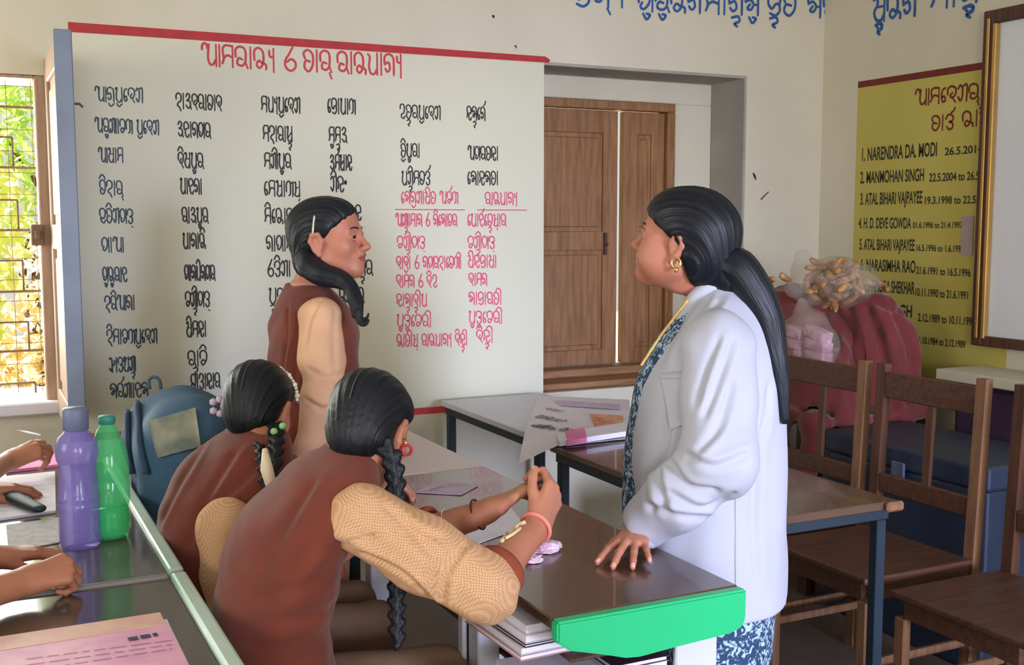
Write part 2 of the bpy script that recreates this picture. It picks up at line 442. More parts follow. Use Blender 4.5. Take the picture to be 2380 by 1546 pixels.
# ------------------------------------------------------------------ brush lettering: letter shapes as strokes on a 10 x 10 grid
GL = {
'ଅ': (10.2, "0,7.4 0.2,9.2 1.6,10.4 3.2,9.8 3.6,8.2;4.6,10 4.2,7 4,3.4 5.2,0.8 7.4,0.9 9.2,3.2;9.4,10 9.4,0"),
'ଆ': (12.4, "0,7.4 0.2,9.2 1.6,10.4 3.2,9.8 3.6,8.2;4.6,10 4.2,7 4,3.4 5.2,0.8 7.4,0.9 9.2,3.2;9.4,10 9.4,0;11.6,10 11.6,0"),
'ଇ': (8.5, "1,8 3,10 6,9 5,6.5 2,5.5 6,5 7,2.5 4,0.5 1,2.5;7,2 8,0"),
'ଉ': (8.5, "1,7 2,10 6,10 7,7 6,4 3,3 3,1 6,0 8,2"),
'ଓ': (8, "5.5,11 3,7.5 1,5 1,2 4,0 7,1.5 7,4 4.5,5.5 2,4.2"),
'କ': (8, "0,6 0,8.5 3,10 6.5,8.5 7,5 7,0;0,6 2.5,7 4.5,5 3,2.5 1,3 2.5,5;4.5,5 7,4.5"),
'ଖ': (8, "0,7 1,10 3,9 2,6 0.5,3 2,0.4 5,0.4 7,3;7,10 7,0;3,9 7,9"),
'ଗ': (8.5, "0,4 0,8 3,10 6,8 6,4 3,1 1,2 2,4;7.8,10 7.8,0"),
'ଘ': (8, "0,9 2,10 2,4 1,1.5 4,0 7,2;7,10 7,0;2,6 5,7 7,6"),
'ଙ': (7.5, "0,7 2,10 6,9 6,6 3,5 6,4 6,1 3,0 1,2"),
'ଚ': (7.5, "0,5 0,8.5 3,10 6.5,8.5 6.5,4 3,0.5 1,2.5 3,4 5,3"),
'ଛ': (7.5, "0,5 0,8.5 3,10 6.5,8.5 6.5,5 4,3 1,4 2,1 5,0 7,2"),
'ଜ': (8.8, "0,4 0,8.5 3,10 6,8 6,3 3.5,0.5 1.5,2 3,4 5,3;6,3 8,2 8,0"),
'ଝ': (8.5, "0,9 2,10 4,8 4,0;4,5 7,5 8,8;0,3 2,1 4,3"),
'ଟ': (7.5, "0,5 0,8.5 3,10 6,8.5 6,6 2,5 2,1.5 5,0 7,2"),
'ଠ': (7.5, "3.5,10 0.4,7.4 0.4,2.6 3.5,0 6.8,2.6 6.8,7.4 3.5,10"),
'ଡ': (7.5, "0,6 0,8.5 3,10 6.5,8.5 6,5.5 3,5 6,4 6,1 3,0 1,2"),
'D': (7.5, "0,6 0,8.5 3,10 6.5,8.5 6,5.5 3,5 6,4 6,1 3,0 1,2;5.5,-2 6.5,-2.4"),
'ଣ': (9, "0,3 1,0.5 3,2 3,8 1,9.5 0,8;3,9 6,10 6,0;8.3,10 8.3,0"),
'ତ': (7.5, "1,6 0,8.5 3,10 6.5,8 6.5,3 3.5,0 0.5,2 1.5,5 4.5,4.6"),
'ଥ': (8, "0,7 2,9 2,3 1,0.8 5,0 7,2;7,10 7,0;2,5 4.5,6"),
'ଦ': (7.5, "0,5 0,8.5 3,10 6.5,8.5 6.5,5 4,3 2,4 4,6;4,3 6.5,0"),
'ଧ': (8, "0,9.5 1.5,8 0.8,4 2,0.6 5,0.4 7,3;7,10 7,0"),
'ନ': (8, "0,5 0,8.5 3,10 6.5,8.5 7,5 7,0;0,5 3,6 4,3 2,1.5 0.5,3"),
'ପ': (8, "0,9 1.6,10 1,6 0.8,2.5 3,0 5,0.4 7,2.5;7,10 7,0"),
'ଫ': (8.6, "0,9 1.6,10 1,6 0.8,2.5 3,0 5,0.4 7,2.5;7,10 7,0;3,4 5,6 7,5"),
'ବ': (7.5, "0,5 0,8.5 3,10 6.5,8.5 6.5,4 4,0.5 1,1 0.5,3 2,4.5 4,3"),
'ଭ': (7.5, "0,5 0,8.5 3,10 6.5,8.5 6.5,5;0,5 2,3 4,5 6,5 6.5,2 4,0 1,1"),
'ମ': (8, "0,1.5 1,4 0.3,8 2,10 5.5,10 7,9.6;7,10 7,0;1,4 3.5,5.5 7,4.5"),
'ଯ': (8, "0,9 2,9 2,3 0.8,1 5,0 7,2;7,10 7,0;2,5 5,6"),
'ୟ': (8, "0,9 2,9 2,3 0.8,1 5,0 7,2;7,10 7,0;2,5 5,6;7,-1.5 6,-3"),
'ର': (8, "0,5 0,8.5 3,10 6.5,8.5 6.5,3 4,1 1,2 2,4.5 4.5,4;6.5,3 8,0"),
'ଲ': (8, "0,2 1,5 0,8.5 3,10 6.5,8.5 6.5,5 3.5,5 3.5,1 6,0 7.5,2"),
'ଳ': (8.5, "0,3 0,8 3,10 5,8 5,2 3,0.5;5,8 8,9 8,0"),
'ଶ': (8, "0,3 2,0.5 3.5,3 3.5,8 1.5,10 0,8;3.5,9 7,10 7,0"),
'ଷ': (8, "0,9 1.6,10 1,6 0.8,2.5 3,0 5,0.4 7,2.5;7,10 7,0;2,3 6,6"),
'ସ': (8, "0,9 2,10 2.5,7 0.5,4 2,0.8 5,0.4 7,3;7,10 7,0;2,6 7,6"),
'ହ': (7.5, "0,6 0,8.5 3,10 6.5,8.5 6,5 3,4 1.5,2 4,1 6,-1.4"),
'ା': (2.6, "1,10 1,0"),
'ି': (0, "-8,11 -5,13.6 -2,12.4 -1.2,10.6"),
'ୀ': (2.6, "-6,11 -3,13.2 0.5,12 1,9;1,10 1,0"),
'ୁ': (0, "-6,-1 -4,-3.6 -2,-1.6 -4,-1"),
'ୂ': (0, "-7,-1 -4,-3 -1.5,-1.6;-3,-2 -1.4,-5"),
'େ': (4.4, "3.4,9.4 1.2,8.4 0.2,5 1.2,1 3.4,1.5 2.8,4 0.8,4"),
'୍': (0, "-1.4,-0.4 0,-3"),
'ଂ': (2.6, "0,6.4 1.4,7.2 1.6,5.2 0,5.4 0,6.4"),
'<': (0, "-7,-1 -4.5,-3 -1,-1.2"),
'>': (4.6, "0.4,9 0.8,6.4 3.2,6;3.4,10 3.4,-1"),
'_': (0, "-6.5,-1.4 -3,-0.8 -2.2,-3 -5,-4.2 -3.4,-5.4"),
'^': (0, "-3,11 -1,12.2 0.2,14.4"),
'।': (3, "1,11 1,-1"),
' ': (4.5, ""),
}
def stroke_ribbon(pts, w, off):
    P = smooth_poly([(p[0], p[1], 0) for p in pts], 4) if len(pts) > 2 else [np.array((*p, 0.0)) for p in pts]
    V = []; Fc = []
    n = len(P)
    for i in range(n):
        t = P[min(i + 1, n - 1)] - P[max(i - 1, 0)]; t = t / (np.linalg.norm(t) + 1e-9)
        nn = np.array([-t[1], t[0], 0])
        e = -t * w * 0.35 if i == 0 else (t * w * 0.35 if i == n - 1 else 0)
        ww = w * (0.5 if 0 < i < n - 1 else 0.40)
        V += [P[i] + e + nn * ww + (0, 0, off), P[i] + e - nn * ww + (0, 0, off)]
    for i in range(n - 1): Fc.append([2 * i, 2 * i + 1, 2 * i + 3, 2 * i + 2])
    return V, Fc
def lettering(name, items, place, mat, parent, weight=1.15, lift=0.0016):
    """items: (text, u0, v0, u1, v1, height) where (u0,v0)-(u1,v1) is the baseline on the wall; place(u,v,lift) gives the world point"""
    so = 0; o = None
    for text, u0, v0, u1, v1, h in items:
        V = []; Fc = []
        tot = sum(GL[c][0] + 1.1 for c in text if GL[c][0] > 0) - 1.1
        sy = h / 10.0; L = math.hypot(u1 - u0, v1 - v0); sx = L / tot
        du, dv = (u1 - u0) / L, (v1 - v0) / L
        pen = 0
        for c in text:
            adv, s = GL[c]
            if s:
                for st in s.split(';'):
                    pts = [tuple(float(q) for q in p.split(',')) for p in st.split()]
                    x0 = pen - (1.1 if adv == 0 else 0)
                    pts = [((x0 + p[0]) * sx, p[1] * sy) for p in pts]
                    so = (so + 1) % 6
                    v, f = stroke_ribbon(pts, weight * sy * 0.95, so * 0.00004)
                    o = len(V)
                    for q in v:
                        uu = u0 + du * q[0]; vv = v0 + dv * q[0] + q[1]
                        V.append(place(uu, vv, lift + q[2]))
                    Fc += [[i + o for i in q] for q in f]
            if adv: pen += adv + 1.1
        out_ = from_arrays(name, V, Fc, mat, parent, smooth=False)
    return out_
def on_back(u, v, l): return (u, WY - l, v)
def on_right(u, v, l): return (WX - l, -u, v)
# ------------------------------------------------------------------ big painted chart on the back wall
ch = thing('wall_chart', 'large cream painted chart with red title on the back wall', 'sign', (1.25, WY, 0.70))
bm = bmesh.new(); bx(bm, (0.35, WY - 0.0012, 0.715), (2.143, WY - 0.0001, 2.085)); bm_obj('panel', bm, MT['cream'], ch)
bm = bmesh.new(); prism(bm, [(0.343, 2.083), (2.165, 2.092), (2.172, 2.104), (2.15, 2.116), (0.343, 2.116)], 'Y', WY - 0.002, WY - 0.0002); bm_obj('top_stripe', bm, MT['red'], ch)
bm = bmesh.new(); bx(bm, (0.35, WY - 0.002, 0.688), (2.143, WY - 0.0002, 0.714)); bm_obj('bottom_stripe', bm, MT['redtext'], ch)
def rows(lst, hpx):
    out = []
    for text, xa, xb, yb in lst:                    # baseline ends read off the photograph, carried onto the wall plane
        yb2 = yb if not isinstance(yb, tuple) else yb[1]; yb1 = yb if not isinstance(yb, tuple) else yb[0]
        a = onY(xa, yb1, WY); b = onY(xb, yb2, WY)
        t = onY(xa, yb1 - hpx, WY)
        out.append((text, a[0], a[2], b[0], b[2], t[2] - a[2]))
    return out
lettering('title_lettering', rows([('ଆମରାଜ>', 470, 640, (152, 163)), ('ଓ', 660, 690, 165), ('ତାର୍', 706, 770, (166, 168)), ('ରାଜଧାନ>', 785, 935, (170, 176))], 50), on_back, MT['redtext'], ch, 1.2)
lettering('lettering', rows([('ଆନ<ପ<େଦଶ', 222, 333, (236, 239)), ('ଅରୁଣାଚଳ ପ<େଦଶ', 222, 370, (308, 314)), ('ଆସାମ', 230, 287, 378), ('ବିହାର୍', 233, 286, (452, 455)), ('ଛତିଶଗD', 233, 310, (518, 520)), ('ଗୋଆ'.replace('ୋ', 'ା'), 238, 288, 586), ('ଗୁଜୁରାଟ', 240, 296, (655, 655)), ('ହରିଆନା', 245, 314, (722, 720)), ('ହିମାଚଳପ<େଦଶ', 250, 366, (800, 798)), ('ଝାଡଖଣ_', 255, 316, (866, 862)), ('କର^ଣାଟକ', 258, 345, (926, 922))], 34), on_back, MT['bluegrey'], ch, 1.15)
lettering('lettering', rows([('ହାଇଦରାବାଦ', 410, 516, (252, 258)), ('ଇଟାନଗର', 413, 490, (318, 322)), ('ଦିସପୁର', 415, 473, (390, 392)), ('ପାଟନା', 420, 470, (450, 452)), ('ରାଇପୁର', 424, 484, (518, 519)), ('ପାନାଜି', 426, 478, 578), ('ଗାନଧିନଗର', 430, 500, 652), ('ଚଣ_ିଗD', 432, 488, (714, 713)), ('ସିମଲା', 434, 480, (784, 782)), ('ରାଞ୍ଚି'.replace('ଞ୍', '_'), 438, 482, (852, 850)), ('ବାଙ_ାଲୋର'.replace('ୋ', 'ା'), 445, 512, (906, 902))], 36), on_back, MT['black'], ch, 1.15)
lettering('lettering', rows([('ମଧ>ପ<େଦଶ', 608, 698, (260, 264)), ('ମହାରାଷ_', 612, 680, (328, 330)), ('ମଣିପୁର', 615, 677, (392, 393)), ('େମଘାଳୟ', 615, 698, (456, 457)), ('ମିେଜାରାମ', 616, 704, (520, 520)), ('ନାଗାଲାଣ_', 620, 706, (584, 583)), ('ଓଡିଶା', 622, 676, (643, 642)), ('ପଞ୍ଜାବ'.replace('ଞ୍', '_'), 626, 690, (706, 705)), ('ରାଜସ_ାନ', 630, 706, (775, 773))], 36), on_back, MT['black'], ch, 1.15)
lettering('lettering', rows([('େଭାପାଳ', 762, 826, (264, 266)), ('ମୁମ_ଇ', 765, 807, 332), ('ଇମ^ଫାଲ', 767, 818, 396), ('ଶିଲଂ', 769, 806, 446), ('ଆଇଜଲ', 772, 840, 512), ('େକାହିମା', 774, 846, 576), ('ଭୁବେନଶ_ର', 776, 866, (640, 640)), ('ଜୟପୁର', 790, 846, 704)], 36), on_back, MT['black'], ch, 1.15)
lettering('lettering', rows([('ଉତ_ରପ<େଦଶ', 928, 1024, (275, 279)), ('ତ<ିପୁରା', 932, 976, 366), ('ପଶ_ିମବଙ^', 934, 1000, 430)], 32), on_back, MT['black'], ch, 1.15)
lettering('lettering', rows([('ଲକ_େନ^', 1085, 1128, (279, 281)), ('ଅଗରତଲା', 1088, 1158, (372, 373)), ('େକାଲକତା', 1087, 1158, 430)], 32), on_back, MT['black'], ch, 1.15)
lettering('red_lettering', rows([('େକନ<ଶାସିତ ଅଞ^ଳ'.replace('ଞ', 'ଚ'), 933, 1064, 474), ('ଆଣ_ାମାନ ଓ ନିେକାବର', 920, 1062, 526), ('ଚଣ_ିଗD', 924, 988, 578), ('ଦାଦ<ା ଓ ନଗରହାେବଳୀ', 922, 1072, (625, 624)), ('ଦାମନ ଓ ଦିଉ', 922, 1016, 668), ('ଲାକ_ାଦ_ୀପ', 922, 992, 712), ('ପୁଡୁେଚରୀ', 923, 1003, 760), ('ଜାତୀୟ ରାଜଧାନ> ଦିଲ_ୀ', 923, 1086, (806, 803))], 29), on_back, MT['pinktext'], ch, 1.2)
lettering('red_lettering', rows([('ରାଜଧାନ>', 1128, 1202, 476), ('େପାଟ^େବ_ୟାର', 1087, 1176, 526), ('ଚଣ_ିଗD', 1088, 1150, 578), ('ସିଲଭାସା', 1088, 1154, 622), ('ଦାମନ', 1090, 1132, 664), ('କାଭାରତୀ', 1090, 1166, 708), ('ପୁଡୁେଚରୀ', 1090, 1168, 752), ('ଦିଲ_ୀ', 1108, 1146, 796)], 29), on_back, MT['pinktext'], ch, 1.2)
for xa, xb, y in ((918, 1080, 487), (1108, 1224, 488)):
    bm = bmesh.new(); a = onY(xa, y, WY); b = onY(xb, y, WY); bx(bm, (a[0], WY - 0.0022, a[2] - 0.0016), (b[0], WY - 0.0013, a[2] + 0.0016)); bm_obj('underline', bm, MT['redtext'], ch)
# blue frieze writing along the top of both walls
fz = thing('frieze_writing', 'blue painted motto along the top of the back wall', 'sign', (2.5, WY, 2.3))
bx_h = 52
lettering('lettering', rows([('ଭକ୍', 1335, 1418, (14, 18)), ('।', 1440, 1456, 12), ('ଗୁରୁଜନ', 1484, 1630, (26, 31)), ('ମାନଙ୍କୁ'.replace('ଙ୍', '_'), 1640, 1765, (32, 36)), ('ଭକ୍ତି'.replace('କ୍ତି', '_ତ'), 1785, 1850, (36, 37)), ('କର୍', 1878, 1945, (40, 42)), ('ଓ', 1955, 1982, 42)], bx_h), on_back, MT['blue'], fz, 1.35)
fz2 = thing('frieze_writing', 'blue painted motto along the top of the right wall above the board', 'sign', (WX, 3.3, 2.3))
def rrows(lst):
    out = []
    for text, xa, xb, y1, y2, h in lst:
        a = onX(xa, y1, WX); b = onX(xb, y2, WX); t = onX(xa, y1 - h, WX)
        out.append((text, -a[1], a[2], -b[1], b[2], t[2] - a[2]))
    return out
lettering('lettering', rrows([('ସ_ୁଜନ', 2030, 2130, 52, 36, 56), ('ମାନ_ୁ', 2165, 2275, 24, 4, 58)]), on_right, MT['blue'], fz2, 1.4)
# ------------------------------------------------------------------ yellow painted list on the right wall
rs = thing('wall_chart', 'yellow painted list with red top stripe on the right wall', 'sign', (WX, 3.45, 0.75))
ya = onX(1995, 200, WX)[1]; yb_ = 3.02
bm = bmesh.new(); bx(bm, (WX - 0.0012, yb_, 0.72), (WX - 0.0001, ya, 2.045)); bm_obj('panel', bm, MT['yellow'], rs)
bm = bmesh.new(); bx(bm, (WX - 0.002, yb_, 2.04), (WX - 0.0002, ya, 2.068)); bm_obj('top_stripe', bm, MT['darkred'], rs)
lettering('title_lettering', rrows([('ଆମେଦଶର୍', 2128, 2276, 246, 232, 36), ('ପ<', 2286, 2318, 230, 226, 36), ('ତାଙ^', 2166, 2218, 304, 300, 34), ('ଜାତି', 2238, 2300, 296, 290, 36)]), on_right, MT['darkred'], rs, 1.5)
def printed(name, items, mat, parent):
    for text, xa, y1, xb, y2, hpx in items:
        V = []; Fc = []
        cu = bpy.data.curves.new('t', 'FONT'); cu.body = text; cu.size = 1.0; cu.offset = 0.022
        o = bpy.data.objects.new('t', cu); COL.objects.link(o)
        bpy.context.view_layer.update()
        dg = bpy.context.evaluated_depsgraph_get(); me = o.evaluated_get(dg).to_mesh()
        P = np.array([tuple(v.co) for v in me.vertices]); Q = [list(p.vertices) for p in me.polygons]
        o.to_mesh_clear(); bpy.data.objects.remove(o); bpy.data.curves.remove(cu)
        a = onX(xa, y1, WX); b = onX(xb, y2, WX); t = onX(xa, y1 - hpx, WX)
        w = P[:, 0].max() - P[:, 0].min(); hh = P[:, 1].max()
        s = (P[:, 0] - P[:, 0].min()) / w
        off = len(V)
        for (px, py, _), ss in zip(P, s):
            V.append((WX - 0.0018, a[1] + (b[1] - a[1]) * ss, a[2] + (b[2] - a[2]) * ss + py / hh * (t[2] - a[2])))
        Fc += [[i + off for i in q] for q in Q]
        from_arrays(name, V, Fc, mat, parent, smooth=False)
printed('name_lettering', [('1. NARENDRA DA. MODI', 2004, 374, 2178, 362, 30), ('2. MANMOHAN SINGH', 2000, 426, 2148, 420, 27), ('3. ATAL BIHARI VAJPAYEE', 2000, 476, 2144, 472, 27), ('4. H. D. DEVE GOWDA', 1996, 530, 2118, 531, 24), ('5. ATAL BIHARI VAJPAYEE', 1998, 580, 2126, 583, 25), ('6. NARASIMHA RAO', 2000, 628, 2128, 634, 27), ('7. CHANDRA SHEKHAR', 2000, 676, 2126, 684, 27), ('8. V. P. SINGH', 2000, 728, 2120, 738, 27), ('9. RAJIV GANDHI', 2000, 778, 2124, 790, 27)], MT['black'], rs)
printed('date_lettering', [('26.5.2014 to', 2196, 361, 2312, 352, 18), ('22.5.2004 to 26.5.2014', 2160, 422, 2316, 416, 19), ('19.3.1998 to 22.5.2004', 2150, 474, 2310, 472, 17), ('01.6.1996 to 21.4.1997', 2122, 530, 2238, 530, 14), ('16.5.1996 to 1.6.1996', 2130, 583, 2240, 586, 15), ('21.6.1991 to 16.5.1996', 2130, 636, 2256, 643, 17), ('10.11.1990 to 21.6.1991', 2128, 687, 2250, 696, 18), ('2.12.1989 to 10.11.1990', 2134, 746, 2266, 757, 18), ('31.10.1984 to 2.12.1989', 2130, 797, 2244, 809, 16)], MT['black'], rs)
nt = box('paper_notice', (WX - 0.006, 3.20, onX(2240, 592, WX)[2]), (WX - 0.003, onX(2238, 500, WX)[1], onX(2238, 502, WX)[2]), M('notice_mauve', (172, 150, 150), 0.8, 0.06, 10), None, 0)
tag(nt, 'small mauve paper notice stuck over the yellow list', 'paper')
# ------------------------------------------------------------------ whiteboard on the right wall
wb = thing('whiteboard', 'white writing board in a brown and brass frame on the right wall', 'board', (WX - 0.03, 2.5, 0.965))
YB0, YB1, ZB0, ZB1 = 1.75, 3.158, 0.965, 2.252
x0 = WX - 0.045
bm = bmesh.new()
for lo, hi in (((x0, YB1 - 0.05, ZB0), (WX - 0.003, YB1, ZB1)), ((x0, YB0, ZB0), (WX - 0.003, YB0 + 0.05, ZB1)), ((x0, YB0 + 0.05, ZB1 - 0.05), (WX - 0.003, YB1 - 0.05, ZB1)), ((x0, YB0 + 0.05, ZB0), (WX - 0.003, YB1 - 0.05, ZB0 + 0.04))): bx(bm, lo, hi, 0.004)
bm_obj('frame', bm, MT['darkwood'], wb)
bm = bmesh.new(); bx(bm, (x0 - 0.006, YB1 - 0.068, ZB0 + 0.03), (x0 + 0.018, YB1 - 0.0505, ZB1 - 0.052), 0.003); bx(bm, (x0 - 0.006, YB1 - 0.036, ZB0 + 0.03), (x0 - 0.001, YB1 - 0.022, ZB1 - 0.03), 0.002)
bm_obj('highlight_strip', bm, M('highlight_strip', (190, 150, 84), 0.35, 0.15, 5, metal=0.5), wb)  # gold highlight on the wooden frame, built as coloured strips
bm = bmesh.new(); bx(bm, (x0 + 0.020, YB0 + 0.05, ZB0 + 0.04), (WX - 0.004, YB1 - 0.051, ZB1 - 0.051)); bm_obj('writing_surface', bm, MT['board'], wb)
# low cupboard with a white top under the board
cb = thing('cupboard', 'low dark purple cupboard with white top below the whiteboard', 'cupboard', (3.5, 2.4, 0))
bm = bmesh.new(); bx(bm, (3.40, 1.72, 0.06), (WX - 0.003, 3.08, 0.845), 0.004); bx(bm, (3.43, 1.75, 0), (WX - 0.01, 3.05, 0.06)); bm_obj('body', bm, MT['purplebody'], cb)
for k in range(3):
    d = box('door', (3.384, 1.74 + k * 0.445, 0.09), (3.3995, 2.165 + k * 0.445, 0.825), MT['purplebody'], cb)
    tube('handle', [(3.384, 2.13 + k * 0.445, 0.50), (3.372, 2.13 + k * 0.445, 0.50), (3.372, 2.13 + k * 0.445, 0.58), (3.384, 2.13 + k * 0.445, 0.58)], 0.004, MT['capgrey'], d, 6)
box('top', (3.345, 1.68, 0.8455), (WX - 0.003, 3.13, 0.885), MT['wall'], cb)
# wall scuffs
for i, (xa, ya_, xb, yb2) in enumerate(((1750, 402, 1756, 418), (1768, 464, 1786, 446), (1144, 36, 1148, 42), (1196, 106, 1200, 112))):
    a = onY(xa, ya_, WY); b = onY(xb, yb2, WY)
    o = tube('wall_scuff', [(a[0], WY - 0.002, a[2]), ((a[0] + b[0]) / 2, WY - 0.003, (a[2] + b[2]) / 2 + 0.002), (b[0], WY - 0.002, b[2])], [0.003, 0.0055 if i in (0, 2) else 0.0025, 0.002], MT['black'], None, 8)
    tag(o, ['dark nail hole on the wall right of the shutters', 'short slanting scratch below the nail hole right of the shutters', 'small black nail hole high above the chart', 'tiny dark speck just above the chart top stripe'][i], 'mark')

# ------------------------------------------------------------------ desks
TOPZ = 0.75
def desk(name, label, x0, x1, y0, y1, mtop, mleg, cap=None, grp='school desks', edge=None, legw=0.03, leg_y=None):
    t = thing(name, label, 'desk', ((x0 + x1) / 2, (y0 + y1) / 2, 0), grp)
    bm = bmesh.new(); bx(bm, (x0, y0, TOPZ - 0.022), (x1, y1, TOPZ), 0.003)
    bm_obj('tabletop', bm, mtop, t)
    bm = bmesh.new()
    e = 0.010
    fy = leg_y[0] if leg_y else y0 + 0.02
    bx(bm, (x0 + e, fy, TOPZ - 0.052), (x0 + e + 0.025, y1 - 0.02, TOPZ - 0.0225), 0.002)
    bx(bm, (x1 - e - 0.025, y0 + 0.02, TOPZ - 0.052), (x1 - e, y1 - 0.02, TOPZ - 0.0225), 0.002)
    bx(bm, (x0 + e + 0.025, y0 + 0.02, TOPZ - 0.052), (x1 - e - 0.025, y0 + 0.045, TOPZ - 0.0225), 0.002)
    bx(bm, (x0 + e + 0.025, y1 - 0.045, TOPZ - 0.052), (x1 - e - 0.025, y1 - 0.02, TOPZ - 0.0225), 0.002)
    bm_obj('frame', bm, edge or mleg, t)
    for xx in (x0 + 0.012, x1 - 0.012 - legw):
        for yy in (leg_y or (y0 + 0.025, y1 - 0.025 - legw)):
            bm = bmesh.new(); bx(bm, (xx, yy, 0), (xx + legw, yy + legw, TOPZ - 0.0525), 0.003); bm_obj('leg', bm, mleg, t)
    bm = bmesh.new()
    for yy in (y0 + 0.03, y1 - 0.05): bx(bm, (x0 + 0.012 + legw, yy, 0.12), (x1 - 0.012 - legw, yy + 0.02, 0.145), 0.002)
    bm_obj('foot_rail', bm, mleg, t)
    return t
D1 = desk('school_desk', 'brown topped desk with bright green end cap in the foreground', 0.905, 1.316, 1.70, 2.862, MT['desk'], MT['whitemetal'], legw=0.05, edge=MT['darkwood'], leg_y=(2.04, 2.72))
W = 0.411
pl = [(0.905, 0.7495), (0.905, 0.712), (0.93, 0.694), (1.045, 0.662), (1.075, 0.659), (1.285, 0.668), (1.308, 0.676), (1.316, 0.692), (1.316, 0.7495)]
bm = bmesh.new(); prism(bm, [(p[0], p[1]) for p in pl], 'Y', 1.672, 1.6995)
bmesh.ops.bevel(bm, geom=[e for e in bm.edges], offset=0.004, segments=2, affect='EDGES')
bm_obj('end_cap', bm, MT['green'], D1)
box('shelf', (0.968, 1.74, 0.640), (1.25, 2.82, 0.650), MT['darkwood'], D1)
box('shelf', (0.968, 1.74, 0.548), (1.25, 2.82, 0.558), MT['darkwood'], D1)
box('side_panel', (1.205, 1.745, 0.03), (1.303, 1.757, 0.66), MT['whitemetal'], D1)
box('side_panel', (0.905, 2.092, 0.0), (0.916, 2.118, 0.697), MT['whitemetal'], D1)
D2 = desk('school_desk', 'pale topped desk behind the green capped desk', 0.905, 1.316, 2.872, 3.62, MT['desk_sheen'], MT['navy'])
D3 = desk('school_desk', 'dark framed desk behind the woman, corner nearest the chairs', 1.63, 2.09, 2.06, 3.07, MT['desk'], MT['navy'], edge=MT['navy'])
tip = bmesh.new(); bx(tip, (2.09 - 0.05, 2.042, TOPZ - 0.024), (2.096, 2.0595, TOPZ + 0.001), 0.006); bm_obj('corner_cap', tip, MT['chairlight'], D3)
D4 = desk('school_desk', 'white topped dark framed desk against the back wall under the shutters', 1.655, 2.10, 3.20, 4.03, MT['whitemetal'], MT['navy'])
D5 = desk('school_desk', 'glossy dark desk at far left under the two bottles', -0.12, 0.335, 2.245, 3.42, M('desk_glossy_dark', (96, 88, 84), 0.12, 0.1, 4, spec=0.6), MT['whitemetal'])
D6 = desk('school_desk', 'glossy dark desk at near left under the pink book', -0.12, 0.335, 1.02, 2.225, M('desk_glossy_dark_near', (84, 74, 70), 0.12, 0.1, 4, spec=0.6), MT['whitemetal'])
for D, y0, y1 in ((D5, 2.245, 3.42), (D6, 1.02, 2.225)):
    bm = bmesh.new(); bx(bm, (0.3355, y0, 0.715), (0.366, y1, 0.762), 0.006, seg=2); bm_obj('edge_rail', bm, M('rail_pale_green', (186, 206, 190), 0.3, 0.08, 6), D)
    bm = bmesh.new(); bx(bm, (-0.12, y0 - 0.012 if D is D5 else y1 + 0.0005, 0.722), (0.335, y0 - 0.0005 if D is D5 else y1 + 0.008, 0.756), 0.004); bm_obj('end_rail', bm, M('end_rail_grey', (132, 126, 124), 0.4, 0.1, 6), D)
# benches the girls sit on
def bench(label, x0, x1, y0, y1):
    t = thing('bench', label, 'bench', ((x0 + x1) / 2, (y0 + y1) / 2, 0), 'benches beside the desks')
    box('seat', (x0, y0, 0.405), (x1, y1, 0.43), MT['chairwood'], t)
    for yy in (y0 + 0.06, y1 - 0.10):
        for xx in (x0 + 0.02, x1 - 0.055):
            box('leg', (xx, yy, 0), (xx + 0.035, yy + 0.035, 0.4045), MT['navy'], t)
    box('stretcher', (x0 + 0.03, y0 + 0.096, 0.14), (x0 + 0.05, y1 - 0.1005, 0.165), MT['navy'], t)
bench('wooden bench under the two seated girls between the desks', 0.42, 0.72, 1.72, 2.86)
bench('wooden bench under the blue school bag', 0.42, 0.72, 2.88, 3.7)

